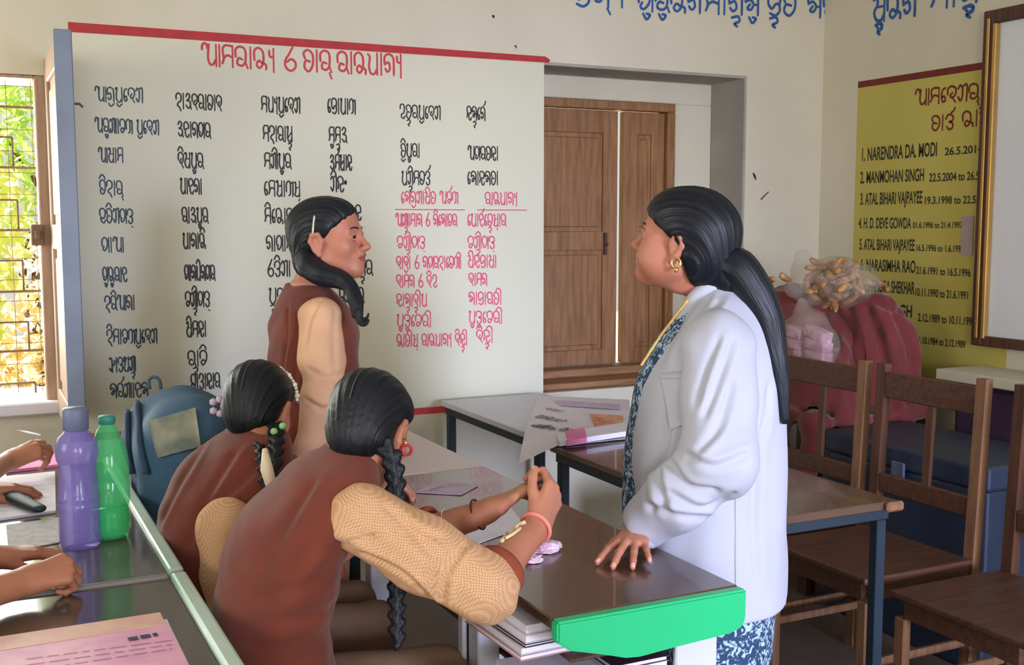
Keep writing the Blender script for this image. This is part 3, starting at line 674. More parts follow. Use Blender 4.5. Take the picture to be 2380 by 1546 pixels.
# ------------------------------------------------------------------ wooden chairs on the right
def chair(label, y0, y1, first=[None]):
    """row of chairs with backs in the plane x = 2.68, seats toward the desks"""
    t = thing('wooden_chair', label, 'chair', (2.47, (y0 + y1) / 2, 0), 'wooden chairs in a row at the right')
    xb = 2.665; xs = 2.24; s = 0.036
    for yy in (y0, y1 - s):
        b = bmesh.new()
        prism(b, [(xb, 0), (xb + 0.035, 0), (xb + 0.032, 0.44), (xb + 0.055, 0.985), (xb + 0.025, 0.985), (xb, 0.44)], 'Y', yy, yy + s)
        bm_obj('back_post', b, MT['chairlight'] if yy == y0 else MT['chairwood'], t)
    for zz, h, nm in ((0.875, 0.085, 'top_rail'), (0.565, 0.06, 'lower_rail')):
        dx = (zz - 0.44) / 0.545 * 0.022
        box(nm, (xb + 0.006 + dx, y0 + s + 0.0005, zz), (xb + 0.026 + dx, y1 - s - 0.0005, zz + h), MT['chairwood_x'], t)
    ym = y0 + (y1 - y0) * 0.44
    b = bmesh.new(); prism(b, [(xb + 0.012, 0.625), (xb + 0.026, 0.625), (xb + 0.037, 0.8745), (xb + 0.023, 0.8745)], 'Y', ym, ym + 0.028); bm_obj('back_slat', b, MT['chairwood'], t)
    b = bmesh.new(); bx(b, (xs, y0 - 0.004, 0.425), (xb - 0.001, y1 + 0.004, 0.445), 0.006, seg=2); bm_obj('seat', b, MT['chairwood_x'], t)
    b = bmesh.new()
    bx(b, (xs + 0.04, y0 + 0.01, 0.37), (xb - 0.0005, y0 + 0.03, 0.4245), 0.002); bx(b, (xs + 0.04, y1 - 0.03, 0.37), (xb - 0.0005, y1 - 0.01, 0.4245), 0.002); bx(b, (xs + 0.02, y0 + 0.03, 0.37), (xs + 0.04, y1 - 0.03, 0.4245), 0.002)
    bm_obj('apron', b, MT['chairwood_x'], t)
    for yy in (y0 + 0.004, y1 - s - 0.004):
        box('front_leg', (xs + 0.012, yy, 0), (xs + 0.04, yy + s, 0.3695), MT['chairlight'], t)
        box('side_rung', (xs + 0.041, yy + 0.01, 0.17), (xb - 0.001, yy + 0.026, 0.195), MT['chairlight'], t)
chair('wooden chair nearest the camera at the right edge of the row', 1.79, 2.225)
chair('wooden chair with an open back in the middle of the row', 2.325, 2.765)
chair('wooden chair behind the woman, beside the maroon cloth', 2.815, 3.255)

# table with a heap under maroon cloth in the corner
tb = thing('side_table', 'table hidden under the maroon cloth in the room corner', 'table', (3.2, 3.62, 0))
box('tabletop', (2.86, 3.28, 0.70), (3.55, 4.02, 0.73), MT['darkwood'], tb)
for xx in (2.88, 3.48):
    for yy in (3.30, 3.95): box('leg', (xx, yy, 0), (xx + 0.05, yy + 0.05, 0.6995), MT['darkwood'], tb)
# ------------------------------------------------------------------ modelling engine: smooth blended solids turned into one surface
class Solid:
    def __init__(self): self.ops = []; self.disp = None; self.fr = None
    def frame(self, c=None, R=None, s=1.0): self.fr = None if c is None else (np.array(c, float), np.array(R, float), s)
    def _w(self, p):
        p = np.array(p, float)
        if self.fr is None: return p
        c, R, s = self.fr
        return c + R @ (p * s)
    def _s(self, r): return r * (self.fr[2] if self.fr else 1.0)
    def _v(self, v): return np.array(v, float) if self.fr is None else self.fr[1] @ np.array(v, float)
    def cone(self, a, b, ra, rb=None, k=0.01, cut=False, flat=None):
        rb = ra if rb is None else rb
        A, B = self._w(a), self._w(b); ra, rb = self._s(ra), self._s(rb); k = self._s(k)
        ab = B - A; L2 = float(ab @ ab) + 1e-12
        fn_ = None
        if flat is not None:
            n = self._v(flat[0]); n /= np.linalg.norm(n); fn_ = (n, 1.0 / flat[1] ** 2 - 1.0)
        def f(X, Y, Z):
            x, y, z = X - A[0], Y - A[1], Z - A[2]
            t = np.clip((x * ab[0] + y * ab[1] + z * ab[2]) / L2, 0, 1)
            x, y, z = x - t * ab[0], y - t * ab[1], z - t * ab[2]
            q = x * x + y * y + z * z
            if fn_ is not None:
                h = x * fn_[0][0] + y * fn_[0][1] + z * fn_[0][2]; q = q + h * h * fn_[1]
            d = np.sqrt(q) - (ra + (rb - ra) * t)
            return d * (flat[1] if flat is not None and flat[1] < 1 else 1.0) if flat is not None else d
        r = max(ra, rb)
        self.ops.append((f, np.minimum(A, B) - r, np.maximum(A, B) + r, k, cut)); return self
    def chain(self, pts, rad, k=0.01, cut=False, flat=None):
        for i in range(len(pts) - 1): self.cone(pts[i], pts[i + 1], rad[i], rad[i + 1], k, cut, flat)
        return self
    def ell(self, c, r, k=0.01, R=None, cut=False):
        C = self._w(c); r = np.array(r, float) * (self.fr[2] if self.fr else 1); k = self._s(k)
        Rm = np.eye(3) if R is None else np.array(R, float)
        if self.fr is not None: Rm = self.fr[1] @ Rm
        def f(X, Y, Z):
            x, y, z = X - C[0], Y - C[1], Z - C[2]
            a = (x * Rm[0, 0] + y * Rm[1, 0] + z * Rm[2, 0]); b = (x * Rm[0, 1] + y * Rm[1, 1] + z * Rm[2, 1]); c_ = (x * Rm[0, 2] + y * Rm[1, 2] + z * Rm[2, 2])
            k0 = np.sqrt((a / r[0]) ** 2 + (b / r[1]) ** 2 + (c_ / r[2]) ** 2)
            k1 = np.sqrt((a / r[0] ** 2) ** 2 + (b / r[1] ** 2) ** 2 + (c_ / r[2] ** 2) ** 2) + 1e-9
            return k0 * (k0 - 1.0) / k1
        m = r.max(); self.ops.append((f, C - m, C + m, k, cut)); return self
    def loft(self, zs, cx, cy, ra, rb, ang, k=0.02, p=2.0, tilt=0.0):
        """stack of ellipses: half-sizes ra along the heading ang, rb across it"""
        zs = np.array(zs, float); cx, cy, ra, rb = [np.array(v, float) for v in (cx, cy, ra, rb)]
        ca, sa = math.cos(ang), math.sin(ang)
        zz = np.linspace(zs[0], zs[-1], 200)
        def sm(v):
            w = np.interp(zz, zs, v); ker = np.ones(13) / 13; wp = np.pad(w, 6, mode='edge'); return np.convolve(wp, ker, 'valid')
        CX, CY, RA, RB = sm(cx), sm(cy), sm(ra), sm(rb)
        def f(X, Y, Z):
            if tilt: Z = Z - tilt * np.clip((Z - 0.6) / 0.25, 0, 1) * (-(X - CX[0]) * sa + (Y - CY[0]) * ca)
            z = np.clip(Z, zs[0], zs[-1])
            x = X - np.interp(z, zz, CX); y = Y - np.interp(z, zz, CY)
            a = np.interp(z, zz, RA); b = np.interp(z, zz, RB)
            u = np.abs(x * ca + y * sa) / a; v = np.abs(-x * sa + y * ca) / b
            g = (u ** p + v ** p) ** (1.0 / p)
            d = (g - 1.0) * np.minimum(a, b)
            dz = np.maximum(zs[0] - Z, Z - zs[-1])
            return np.maximum(d, dz)
        r = max(ra.max(), rb.max())
        self.ops.append((f, np.array([cx.min() - r, cy.min() - r, zs[0] - abs(tilt) * 0.2]), np.array([cx.max() + r, cy.max() + r, zs[-1] + abs(tilt) * 0.2]), k, False)); return self
    def wedge(self, planes, lo, hi, k=0.006):
        """carve away what lies behind every one of the given planes (point, normal)"""
        P = [(self._w(p), self._v(n) / np.linalg.norm(n)) for p, n in planes]
        def f(X, Y, Z):
            d = None
            for p, n in P:
                e = (X - p[0]) * n[0] + (Y - p[1]) * n[1] + (Z - p[2]) * n[2]
                d = e if d is None else np.maximum(d, e)
            return d
        self.ops.append((f, np.array(lo, float), np.array(hi, float), k, True)); return self
    def extract(self, lo, hi, h):
        lo = np.array(lo, float); hi = np.array(hi, float)
        n = np.ceil((hi - lo) / h).astype(int) + 1
        ax = [(lo[i] + h * np.arange(n[i])).astype(np.float32) for i in range(3)]
        D = np.full(n, 0.5, np.float32)
        for f, a, b, k, cut in self.ops:
            m = k + 4 * h + (0.02 if self.disp else 0)
            i0 = np.clip(np.floor((a - m - lo) / h).astype(int), 0, n); i1 = np.clip(np.ceil((b + m - lo) / h).astype(int) + 1, 0, n)
            if np.any(i1 <= i0): continue
            s = tuple(slice(i0[q], i1[q]) for q in range(3))
            d = f(ax[0][s[0]][:, None, None], ax[1][s[1]][None, :, None], ax[2][s[2]][None, None, :]).astype(np.float32)
            cur = D[s]
            if cut: d = -d
            if k > 0:
                hh = np.maximum(k - np.abs(cur - d), 0) / k; bl = hh * hh * k * 0.25
            else: bl = 0
            D[s] = (np.maximum(cur, d) + bl) if cut else (np.minimum(cur, d) - bl)
        if self.disp is not None:
            D += np.where(np.abs(D) < 0.06, self.disp(ax[0][:, None, None], ax[1][None, :, None], ax[2][None, None, :]), 0).astype(np.float32)
        return nets(D, lo, h)
    def bounds(self):
        a = np.min([o[1] for o in self.ops if not o[4]], 0); b = np.max([o[2] for o in self.ops if not o[4]], 0); return a - 0.03, b + 0.03
    def build(self, h): a, b = self.bounds(); return self.extract(a, b, h)

def nets(D, lo, h):
    S = D < 0
    nx, ny, nz = D.shape
    cnt = np.zeros((nx - 1, ny - 1, nz - 1), np.int8)
    for i in (0, 1):
        for j in (0, 1):
            for k in (0, 1): cnt += S[i:nx - 1 + i, j:ny - 1 + j, k:nz - 1 + k]
    act = (cnt > 0) & (cnt < 8)
    I = np.argwhere(act)
    idx = np.full(act.shape, -1, np.int32); idx[act] = np.arange(len(I))
    C = np.stack([D[I[:, 0] + i, I[:, 1] + j, I[:, 2] + k] for i in (0, 1) for j in (0, 1) for k in (0, 1)], 1)
    off = np.array([(i, j, k) for i in (0, 1) for j in (0, 1) for k in (0, 1)], float)
    acc = np.zeros((len(I), 3)); num = np.zeros(len(I))
    for a in range(8):
        for b in range(a + 1, 8):
            if np.abs(off[a] - off[b]).sum() != 1: continue
            da, db = C[:, a], C[:, b]; m = (da < 0) != (db < 0)
            t = np.where(m, da / np.where(m, da - db, 1), 0)
            acc += np.where(m[:, None], off[a] + t[:, None] * (off[b] - off[a]), 0); num += m
    V = lo + h * (I + acc / num[:, None])
    Q = []
    for axn in range(3):
        o1, o2 = [q for q in range(3) if q != axn]
        sl0 = [slice(None)] * 3; sl1 = [slice(None)] * 3
        sl0[axn] = slice(0, -1); sl1[axn] = slice(1, None)
        A, B = S[tuple(sl0)], S[tuple(sl1)]
        E = np.argwhere(A != B)
        E = E[(E[:, o1] > 0) & (E[:, o2] > 0) & (E[:, o1] < D.shape[o1] - 1) & (E[:, o2] < D.shape[o2] - 1)]
        if len(E) == 0: continue
        sgn = A[E[:, 0], E[:, 1], E[:, 2]]
        def cell(d1, d2):
            c = E.copy(); c[:, o1] += d1; c[:, o2] += d2; return idx[c[:, 0], c[:, 1], c[:, 2]]
        q = np.stack([cell(-1, -1), cell(0, -1), cell(0, 0), cell(-1, 0)], 1)
        flip = sgn if axn != 1 else ~sgn
        q = np.where(flip[:, None], q, q[:, ::-1])
        Q.append(q)
    Q = np.vstack(Q); Q = Q[(Q >= 0).all(1)]
    return V, Q
def relax(V, Q, n=2, lam=0.5):
    for _ in range(n):
        acc = np.zeros_like(V); c = np.zeros(len(V))
        for a, b in ((0, 1), (1, 2), (2, 3), (3, 0)):
            np.add.at(acc, Q[:, a], V[Q[:, b]]); np.add.at(acc, Q[:, b], V[Q[:, a]])
            np.add.at(c, Q[:, a], 1); np.add.at(c, Q[:, b], 1)
        V = V + lam * (acc / np.maximum(c, 1)[:, None] - V)
    return V
def solid_obj(name, s, h, mat, parent, n=1, mats=None, midx=None, boxes=None):
    if boxes is None: V, Q = s.build(h); V = relax(V, Q, n)
    else:
        parts = []
        for lo, hi, hh in boxes:
            v, q = s.extract(lo, hi, hh); parts.append((relax(v, q, n), q))
        V, F_ = merge(parts); Q = np.array(F_)
    mi = None
    if midx is not None: mi = midx(V[Q].mean(1))
    return from_arrays(name, V, Q, mat, parent, True, mats, mi), V
def unit(v): v = np.array(v, float); return v / np.linalg.norm(v)
def basis(f, up=(0, 0, 1), roll=0.0):
    x = unit(f); y = unit(np.cross(up, x)); z = np.cross(x, y)
    if roll:
        c, s = math.cos(roll), math.sin(roll); y, z = c * y + s * z, -s * y + c * z
    return np.stack([x, y, z], 1)
def rot_axis(v, ax, a):
    ax = unit(ax); v = np.array(v, float); c, s = math.cos(a), math.sin(a)
    return v * c + np.cross(ax, v) * s + ax * (ax @ v) * (1 - c)
def waves(seed, fx, amp, n=7):
    """gentle random cloth waves; fx gives wave numbers along x, y, z"""
    r = np.random.default_rng(seed); K = r.normal(size=(n, 3)) * np.array(fx); ph = r.random(n) * 6.28; A = r.random(n) * amp * 2 / n
    def f(X, Y, Z):
        d = 0
        for k, p, a in zip(K, ph, A): d = d + a * np.sin(k[0] * X + k[1] * Y + k[2] * Z + p)
        return d
    return f

# ------------------------------------------------------------------ body materials
def skin_mat(name, a, b):
    m = M(name, a, 0.48, rgb2=b, scale=7, bump=0.05, bscale=260, spec=0.35)
    p = m.node_tree.nodes['Principled BSDF']; p.inputs['Subsurface Weight'].default_value = 0.06; p.inputs['Subsurface Radius'].default_value = (0.01, 0.004, 0.002)
    return m
MT['skin'] = skin_mat('skin_brown', (186, 124, 96), (172, 110, 84))
MT['skin2'] = skin_mat('skin_warm_brown', (192, 128, 104), (178, 114, 90))
MT['lip'] = M('lip', (158, 84, 78), 0.4, 0.1, 30)
MT['nail'] = M('nail', (222, 172, 156), 0.3, 0.06, 30)
MT['eyewhite'] = M('eye_white', (206, 190, 180), 0.35, 0.03, 30)
MT['iris'] = M('iris_dark', (36, 22, 18), 0.15, 0.1, 50)
MT['brow'] = M('eyebrow_hair', (44, 34, 32), 0.7, 0.2, 90)
def hair_mat(name, rgb, rgb2):
    m = bpy.data.materials.new(name); m.use_nodes = True
    N = m.node_tree.nodes; L = m.node_tree.links; b = N['Principled BSDF']
    b.inputs['Roughness'].default_value = 0.42; b.inputs['Specular IOR Level'].default_value = 0.32
    at = N.new('ShaderNodeAttribute'); at.attribute_name = 'hc'
    nz = N.new('ShaderNodeTexNoise'); nz.inputs['Scale'].default_value = 1.0; nz.inputs['Detail'].default_value = 3
    L.new(at.outputs['Vector'], nz.inputs['Vector'])
    rp = N.new('ShaderNodeValToRGB'); rp.color_ramp.elements[0].color = (*lin(rgb2), 1); rp.color_ramp.elements[1].color = (*lin(rgb), 1)
    rp.color_ramp.elements[0].position = 0.35; rp.color_ramp.elements[1].position = 0.7
    L.new(nz.outputs['Fac'], rp.inputs['Fac']); L.new(rp.outputs[0], b.inputs['Base Color'])
    bp = N.new('ShaderNodeBump'); bp.inputs['Strength'].default_value = 0.55; bp.inputs['Distance'].default_value = 0.004
    L.new(nz.outputs['Fac'], bp.inputs['Height']); L.new(bp.outputs[0], b.inputs['Normal'])
    return m
MT['hair'] = hair_mat('black_hair', (24, 30, 38), (9, 12, 18))
def check_mat(name, a, b, size):
    m = bpy.data.materials.new(name); m.use_nodes = True
    N = m.node_tree.nodes; L = m.node_tree.links; p = N['Principled BSDF']; p.inputs['Roughness'].default_value = 0.85; p.inputs['Specular IOR Level'].default_value = 0.2
    tc = N.new('ShaderNodeTexCoord'); mp = N.new('ShaderNodeMapping'); mp.inputs['Rotation'].default_value = (0.6, 0.5, 0.4)
    L.new(tc.outputs['Object'], mp.inputs['Vector'])
    ck = N.new('ShaderNodeTexChecker'); ck.inputs['Scale'].default_value = 1.0 / size
    ck.inputs['Color1'].default_value = (*lin(a), 1); ck.inputs['Color2'].default_value = (*lin(b), 1)
    L.new(mp.outputs[0], ck.inputs['Vector']); L.new(ck.outputs['Color'], p.inputs['Base Color'])
    return m
MT['shirt'] = check_mat('beige_check_cotton', (218, 175, 134), (184, 140, 104), 0.0032)
MT['shirt_plain'] = M('beige_cotton', (208, 163, 126), 0.85, 0.08, 12, bump=0.15, bscale=300)
MT['vest'] = M('rust_brown_knit', (114, 50, 31), 0.85, rgb2=(98, 41, 26), scale=10, bump=0.25, bscale=260, sheen=0.15)
MT['cuff'] = M('rust_cuff', (146, 70, 46), 0.85, 0.1, 14, bump=0.2, bscale=260)
MT['coat'] = M('white_coat_cotton', (184, 186, 198), 0.8, 0.03, 6, bump=0.05, bscale=300, spec=0.2)
def print_mat(name, a, b, sc):
    m = bpy.data.materials.new(name); m.use_nodes = True
    N = m.node_tree.nodes; L = m.node_tree.links; p = N['Principled BSDF']; p.inputs['Roughness'].default_value = 0.8
    tc = N.new('ShaderNodeTexCoord'); nz = N.new('ShaderNodeTexNoise'); nz.inputs['Scale'].default_value = sc; nz.inputs['Detail'].default_value = 4; nz.inputs['Distortion'].default_value = 1.5
    L.new(tc.outputs['Object'], nz.inputs['Vector'])
    rp = N.new('ShaderNodeValToRGB'); rp.color_ramp.interpolation = 'LINEAR'
    rp.color_ramp.elements[0].position = 0.50; rp.color_ramp.elements[0].color = (*lin(a), 1)
    rp.color_ramp.elements[1].position = 0.58; rp.color_ramp.elements[1].color = (*lin(b), 1)
    L.new(nz.outputs['Fac'], rp.inputs['Fac']); L.new(rp.outputs[0], p.inputs['Base Color'])
    return m
MT['print'] = print_mat('navy_print_cotton', (34, 62, 96), (176, 202, 220), 62)
MT['goldtrim'] = M('gold_trim', (206, 176, 92), 0.4, 0.2, 60, metal=0.4)
MT['gold'] = MT['gold']
MT['jewel'] = M('gold_jewel', (222, 176, 110), 0.25, 0.1, 40, metal=0.8)
MT['ribbon'] = M('cream_ribbon', (232, 216, 186), 0.7, 0.06, 20)
MT['bead'] = M('pale_green_bead', (150, 206, 140), 0.3, 0.1, 40)
MT['bandpearl'] = M('hair_band_pearl', (216, 206, 180), 0.35, 0.2, 80)
MT['bandmaroon'] = M('hair_band_maroon', (110, 62, 66), 0.6, 0.15, 40)
MT['pinkrubber'] = M('pink_wrist_band', (236, 138, 122), 0.55, 0.06, 20)
MT['thread'] = M('dark_thread', (66, 36, 26), 0.8, 0.15, 60)
MT['cordcream'] = M('cream_cord', (222, 200, 160), 0.8, 0.12, 70)

# ------------------------------------------------------------------ anatomy
def head_solid(s, c, R, sc=1.0, plump=0.0):
    s.frame(c, R, sc)
    if plump:
        for y in (-1, 1): s.ell((0.040, 0.040 * y, -0.042), (0.036 + 0.01 * plump, 0.030 + 0.006 * plump, 0.036), 0.03)
        s.cone((0.050, 0, -0.078), (-0.005, 0, -0.078), 0.016 * plump, 0.030 * plump, 0.03)
    s.ell((-0.012, 0, 0.045), (0.094, 0.073, 0.079), 0.02)
    s.ell((0.032, 0, 0.062), (0.052, 0.058, 0.048), 0.03)
    s.ell((0.036, 0, -0.012), (0.054, 0.060, 0.080), 0.03)
    for y in (-1, 1):
        s.cone((-0.008, 0.050 * y, -0.045), (0.066, 0.010 * y, -0.080), 0.018, 0.016, 0.03)
        s.ell((0.056, 0.040 * y, -0.012), (0.024, 0.022, 0.026), 0.025)
        s.cone((0.072, 0.040 * y, 0.030), (0.086, 0.010 * y, 0.030), 0.010, 0.010, 0.016)
    s.ell((0.073, 0, -0.080), (0.018, 0.020, 0.017), 0.02)
    for y in (-1, 1): s.ell((0.098, 0.032 * y, 0.011), (0.016, 0.015, 0.011), 0.016, cut=True)
    s.cone((0.088, 0, 0.022), (0.110, 0, -0.018), 0.0075, 0.0095, 0.014)
    s.ell((0.112, 0, -0.021), (0.0095, 0.0095, 0.0085), 0.008)
    for y in (-1, 1): s.ell((0.100, 0.0115 * y, -0.025), (0.011, 0.0075, 0.0075), 0.006)
    s.ell((0.080, 0, -0.048), (0.020, 0.028, 0.018), 0.018)
    s.chain([(0.086, -0.022, -0.050), (0.0985, -0.006, -0.043), (0.0985, 0.006, -0.043), (0.086, 0.022, -0.050)], [0.003, 0.0055, 0.0055, 0.003], 0.004)
    s.chain([(0.086, -0.019, -0.053), (0.096, 0, -0.056), (0.086, 0.019, -0.053)], [0.004, 0.0068, 0.004], 0.004)
    s.chain([(0.090, -0.024, -0.0505), (0.106, 0, -0.0495), (0.090, 0.024, -0.0505)], [0.0012, 0.0018, 0.0012], 0.004, cut=True)
    for y in (-1, 1):
        s.ell((0.0755, 0.032 * y, 0.011), (0.0135, 0.0150, 0.0125), 0.005)
        s.chain([(0.083, 0.017 * y, 0.013), (0.0920, 0.030 * y, 0.0200), (0.082, 0.047 * y, 0.012)], [0.0024, 0.0038, 0.0028], 0.003)
        s.chain([(0.084, 0.018 * y, 0.008), (0.0905, 0.032 * y, 0.0020), (0.081, 0.046 * y, 0.009)], [0.002, 0.0028, 0.002], 0.004)
        # ear: rim, lobe and hollow
        s.chain([(0.006, 0.074 * y, 0.006), (0.000, 0.080 * y, 0.026), (-0.016, 0.083 * y, 0.026), (-0.024, 0.082 * y, 0.008), (-0.014, 0.078 * y, -0.016), (-0.004, 0.074 * y, -0.030)], [0.005, 0.005, 0.0055, 0.0055, 0.006, 0.0075], 0.006)
        s.ell((-0.008, 0.073 * y, 0.002), (0.018, 0.006, 0.026), 0.008)
    s.frame()
def eyes(c, R, sc, parent, look=(1, 0, 0)):
    c = np.array(c)
    for y in (-1, 1):
        V = []; Fc = []; mi = []
        n, m = 18, 24; r = 0.0126 * sc
        ctr = c + R @ (np.array([0.0796, 0.032 * y, 0.0110]) * sc)
        Rl = basis(R @ np.array(look), R[:, 2])
        for i in range(n + 1):
            t = math.pi * i / n
            for k in range(m):
                p = 2 * math.pi * k / m
                V.append(ctr + Rl @ np.array([r * math.cos(t), r * math.sin(t) * math.cos(p), r * math.sin(t) * math.sin(p)]))
        for i in range(n):
            for k in range(m):
                Fc.append([i * m + k, i * m + (k + 1) % m, (i + 1) * m + (k + 1) % m, (i + 1) * m + k]); mi.append(1 if i < 5 else 0)
        from_arrays('eye', V, Fc, None, parent, True, [MT['eyewhite'], MT['iris']], mi)
        pts = [c + R @ (np.array(p) * sc) for p in ((0.0945, 0.014 * y, 0.0315), (0.0935, 0.026 * y, 0.036), (0.084, 0.042 * y, 0.0345), (0.074, 0.050 * y, 0.029))]
        v, f = tube_arrays(smooth_poly(pts, 5), np.linspace(0.0032, 0.0014, 16) * sc, 8)
        from_arrays('eyebrow', v, f, MT['brow'], parent)
FING = ((0.030, 0.086, (0.040, 0.024, 0.020), 0.0085), (0.0100, 0.090, (0.044, 0.027, 0.021), 0.0088), (-0.0100, 0.085, (0.041, 0.025, 0.020), 0.0083), (-0.0280, 0.076, (0.032, 0.019, 0.018), 0.0073))
def hand_solid(s, W, Fd, Nb, side, sc=1.0, curls=((0.3, 0.5, 0.3),) * 4, spread=0.08, thumb=(0.75, 0.55, -0.35), thumb_bend=0.25, nails=None):
    """palm, four bent fingers and a thumb. W wrist, Fd finger direction, Nb back-of-hand normal, side +1 puts the thumb along Fd x Nb"""
    Fd = unit(Fd); Nb = unit(np.array(Nb) - Fd * (Fd @ np.array(Nb))); S = np.cross(Fd, Nb) * side
    W = np.array(W, float)
    kn = []
    for i, (a, b, L, r) in enumerate(FING):
        K = W + (S * a + Fd * b + Nb * (0.004 - 0.25 * abs(a - 0.006) ** 1.2)) * sc
        kn.append(K)
        s.cone(W + (S * a * 0.55 + Fd * 0.012) * sc, K, 0.0150 * sc, 0.0108 * sc, 0.014 * sc)
    s.cone(W - Fd * 0.03 * sc, W + Fd * 0.02 * sc, 0.0235 * sc, 0.021 * sc, 0.02 * sc, flat=(Nb, 0.78))
    for i, (a, b, L, r) in enumerate(FING):
        d = rot_axis(Fd, Nb, -side * spread * (1.5 - i) * -1.0 * -1.0)
        ax = np.cross(Nb, d); P = kn[i]
        dirn = d; pts = [P]
        for q in range(3):
            dirn = rot_axis(dirn, ax, curls[i][q]); P = P + dirn * L[q] * sc; pts.append(P)
        s.chain(pts, [r * 1.12 * sc, r * sc, r * 0.92 * sc, r * 0.78 * sc], 0.004 * sc)
        nd = rot_axis(dirn, ax, -math.pi / 2)
        if nails is not None: nails.append((pts[3] + nd * r * 0.75 * sc - dirn * 0.003 * sc, 0.0062 * sc))
    tb = W + (Fd * 0.026 + S * 0.024 - Nb * 0.006) * sc
    td = unit(Fd * thumb[0] + S * thumb[1] + Nb * thumb[2])
    ax = unit(np.cross(td, Fd - S * 0.2) + 1e-6)
    t1 = tb + td * 0.038 * sc; d2 = rot_axis(td, ax, thumb_bend); t2 = t1 + d2 * 0.030 * sc; d3 = rot_axis(d2, ax, thumb_bend); t3 = t2 + d3 * 0.022 * sc
    s.cone(W + Fd * 0.012 * sc + S * 0.010 * sc, tb, 0.016 * sc, 0.0145 * sc, 0.012 * sc)
    s.chain([tb, t1, t2, t3], [0.0145 * sc, 0.0105 * sc, 0.0095 * sc, 0.008 * sc], 0.006 * sc)
    if nails is not None: nails.append((t3 + unit(np.cross(ax, d3)) * -0.006 * sc, 0.006 * sc))
def hair_cap(name, c, R, sc, parent, planes, extra=None, h=0.0035, grow=1.0, freq=1.0):
    """hair over the skull, carved back to the hairline; strands run front to back"""
    s = Solid(); s.frame(c, R, sc)
    s.ell((-0.016, 0, 0.047), (0.100 * grow, 0.080 * grow, 0.084 * grow), 0.02)
    s.ell((-0.050, 0, -0.010), (0.054 * grow, 0.066 * grow, 0.066 * grow), 0.03)
    s.ell((0.030, 0, 0.070), (0.055, 0.064, 0.047), 0.03)
    if extra: extra(s)
    s.frame(c, R, sc)
    lo = np.array(c) - 0.4; hi = np.array(c) + 0.4
    s.wedge(planes, lo, hi, 0.012)
    s.frame()
    Rc, cc = np.array(R), np.array(c)
    def strands(X, Y, Z):
        x, y, z = X - cc[0], Y - cc[1], Z - cc[2]
        u = x * Rc[0, 1] + y * Rc[1, 1] + z * Rc[2, 1]; w = x * Rc[0, 2] + y * Rc[1, 2] + z * Rc[2, 2]; q = x * Rc[0, 0] + y * Rc[1, 0] + z * Rc[2, 0]
        a = np.arctan2(u, w + 0.17)
        part = 0.004 * np.exp(-(u / 0.004) ** 2) * (w > 0.03)
        return 0.0009 * np.sin(80 * a + 6 * q) + 0.0007 * np.sin(143 * a - 14 * q + 1.0) + part
    s.disp = strands
    V, Q = s.build(h); V = relax(V, Q, 1, 0.4)
    o = from_arrays(name, V, Q, MT['hair'], parent)
    lc = (V - cc) @ Rc
    a = np.arctan2(lc[:, 1], lc[:, 2] + 0.17)
    hair_attr(o, np.stack([a * 90 * freq, lc[:, 0] * 9, lc[:, 2] * 3], 1))
    return o
def hair_attr(o, arr):
    at = o.data.attributes.new('hc', 'FLOAT_VECTOR', 'POINT'); at.data.foreach_set('vector', np.asarray(arr, np.float32).ravel())
def hair_tube(name, pts, rad, parent, n=22, ridges=0.05, turns=7, flat=1.0):
    P = smooth_poly(pts, 6); m = len(P); rr = np.interp(np.linspace(0, 1, m), np.linspace(0, 1, len(rad)), rad)
    v, f = tube_arrays(P, list(rr), n)
    v = v.reshape(m, n, 3)
    for k in range(n):
        sc_ = 1 + ridges * math.sin(turns * 2 * math.pi * k / n + 0.7) + ridges * 0.6 * math.sin(3 * 2 * math.pi * k / n + 2)
        v[:, k] = np.array(P) + (v[:, k] - np.array(P)) * sc_
    v = v.reshape(-1, 3)
    o = from_arrays(name, v, f, MT['hair'], parent)
    ang = np.tile(np.arange(n) * 2 * math.pi / n, m); s_ = np.repeat(np.arange(m) / m, n)
    hair_attr(o, np.stack([np.cos(ang) * 9, np.sin(ang) * 9, s_ * 5], 1))
    return o
def braid(name, pts, r0, r1, parent, turns, tail=None):
    """plait: a chain of crossing lobes down the path"""
    P = smooth_poly(pts, 10); m = len(P)
    seg = [0]
    for i in range(1, m): seg.append(seg[-1] + np.linalg.norm(P[i] - P[i - 1]))
    L = seg[-1]
    def at(t):
        x = t * L; i = min(int(np.searchsorted(seg, x, 'right')) - 1, m - 2); f = (x - seg[i]) / (seg[i + 1] - seg[i] + 1e-9); return P[i] + (P[i + 1] - P[i]) * f
    s = Solid(); n = turns * 2
    for i in range(n):
        t = (i + 0.5) / n; r = r0 + (r1 - r0) * t
        d = unit(at(min(1, t + 0.02)) - at(max(0, t - 0.02)))
        side = unit(np.cross(d, (0.3, 0.95, 0.1))); fwd = np.cross(side, d)
        sg = 1 if i % 2 else -1
        a = at(t) - d * r * 0.8 + side * sg * r * 0.75 + fwd * r * 0.1; b = at(t) + d * r * 0.75 - side * sg * r * 0.15 - fwd * r * 0.15
        s.cone(a, b, r * 0.62, r * 0.55, 0.002)
    if tail is not None: s.chain(smooth_poly([at(1.0)] + tail, 3), list(np.linspace(r1 * 0.9, r1 * 0.3, 1 + 3 * len(tail))), 0.004)
    V, Q = s.build(0.003); V = relax(V, Q, 1, 0.4)
    o = from_arrays(name, V, Q, MT['hair'], parent)
    hair_attr(o, V * np.array([260, 260, 120])); return o
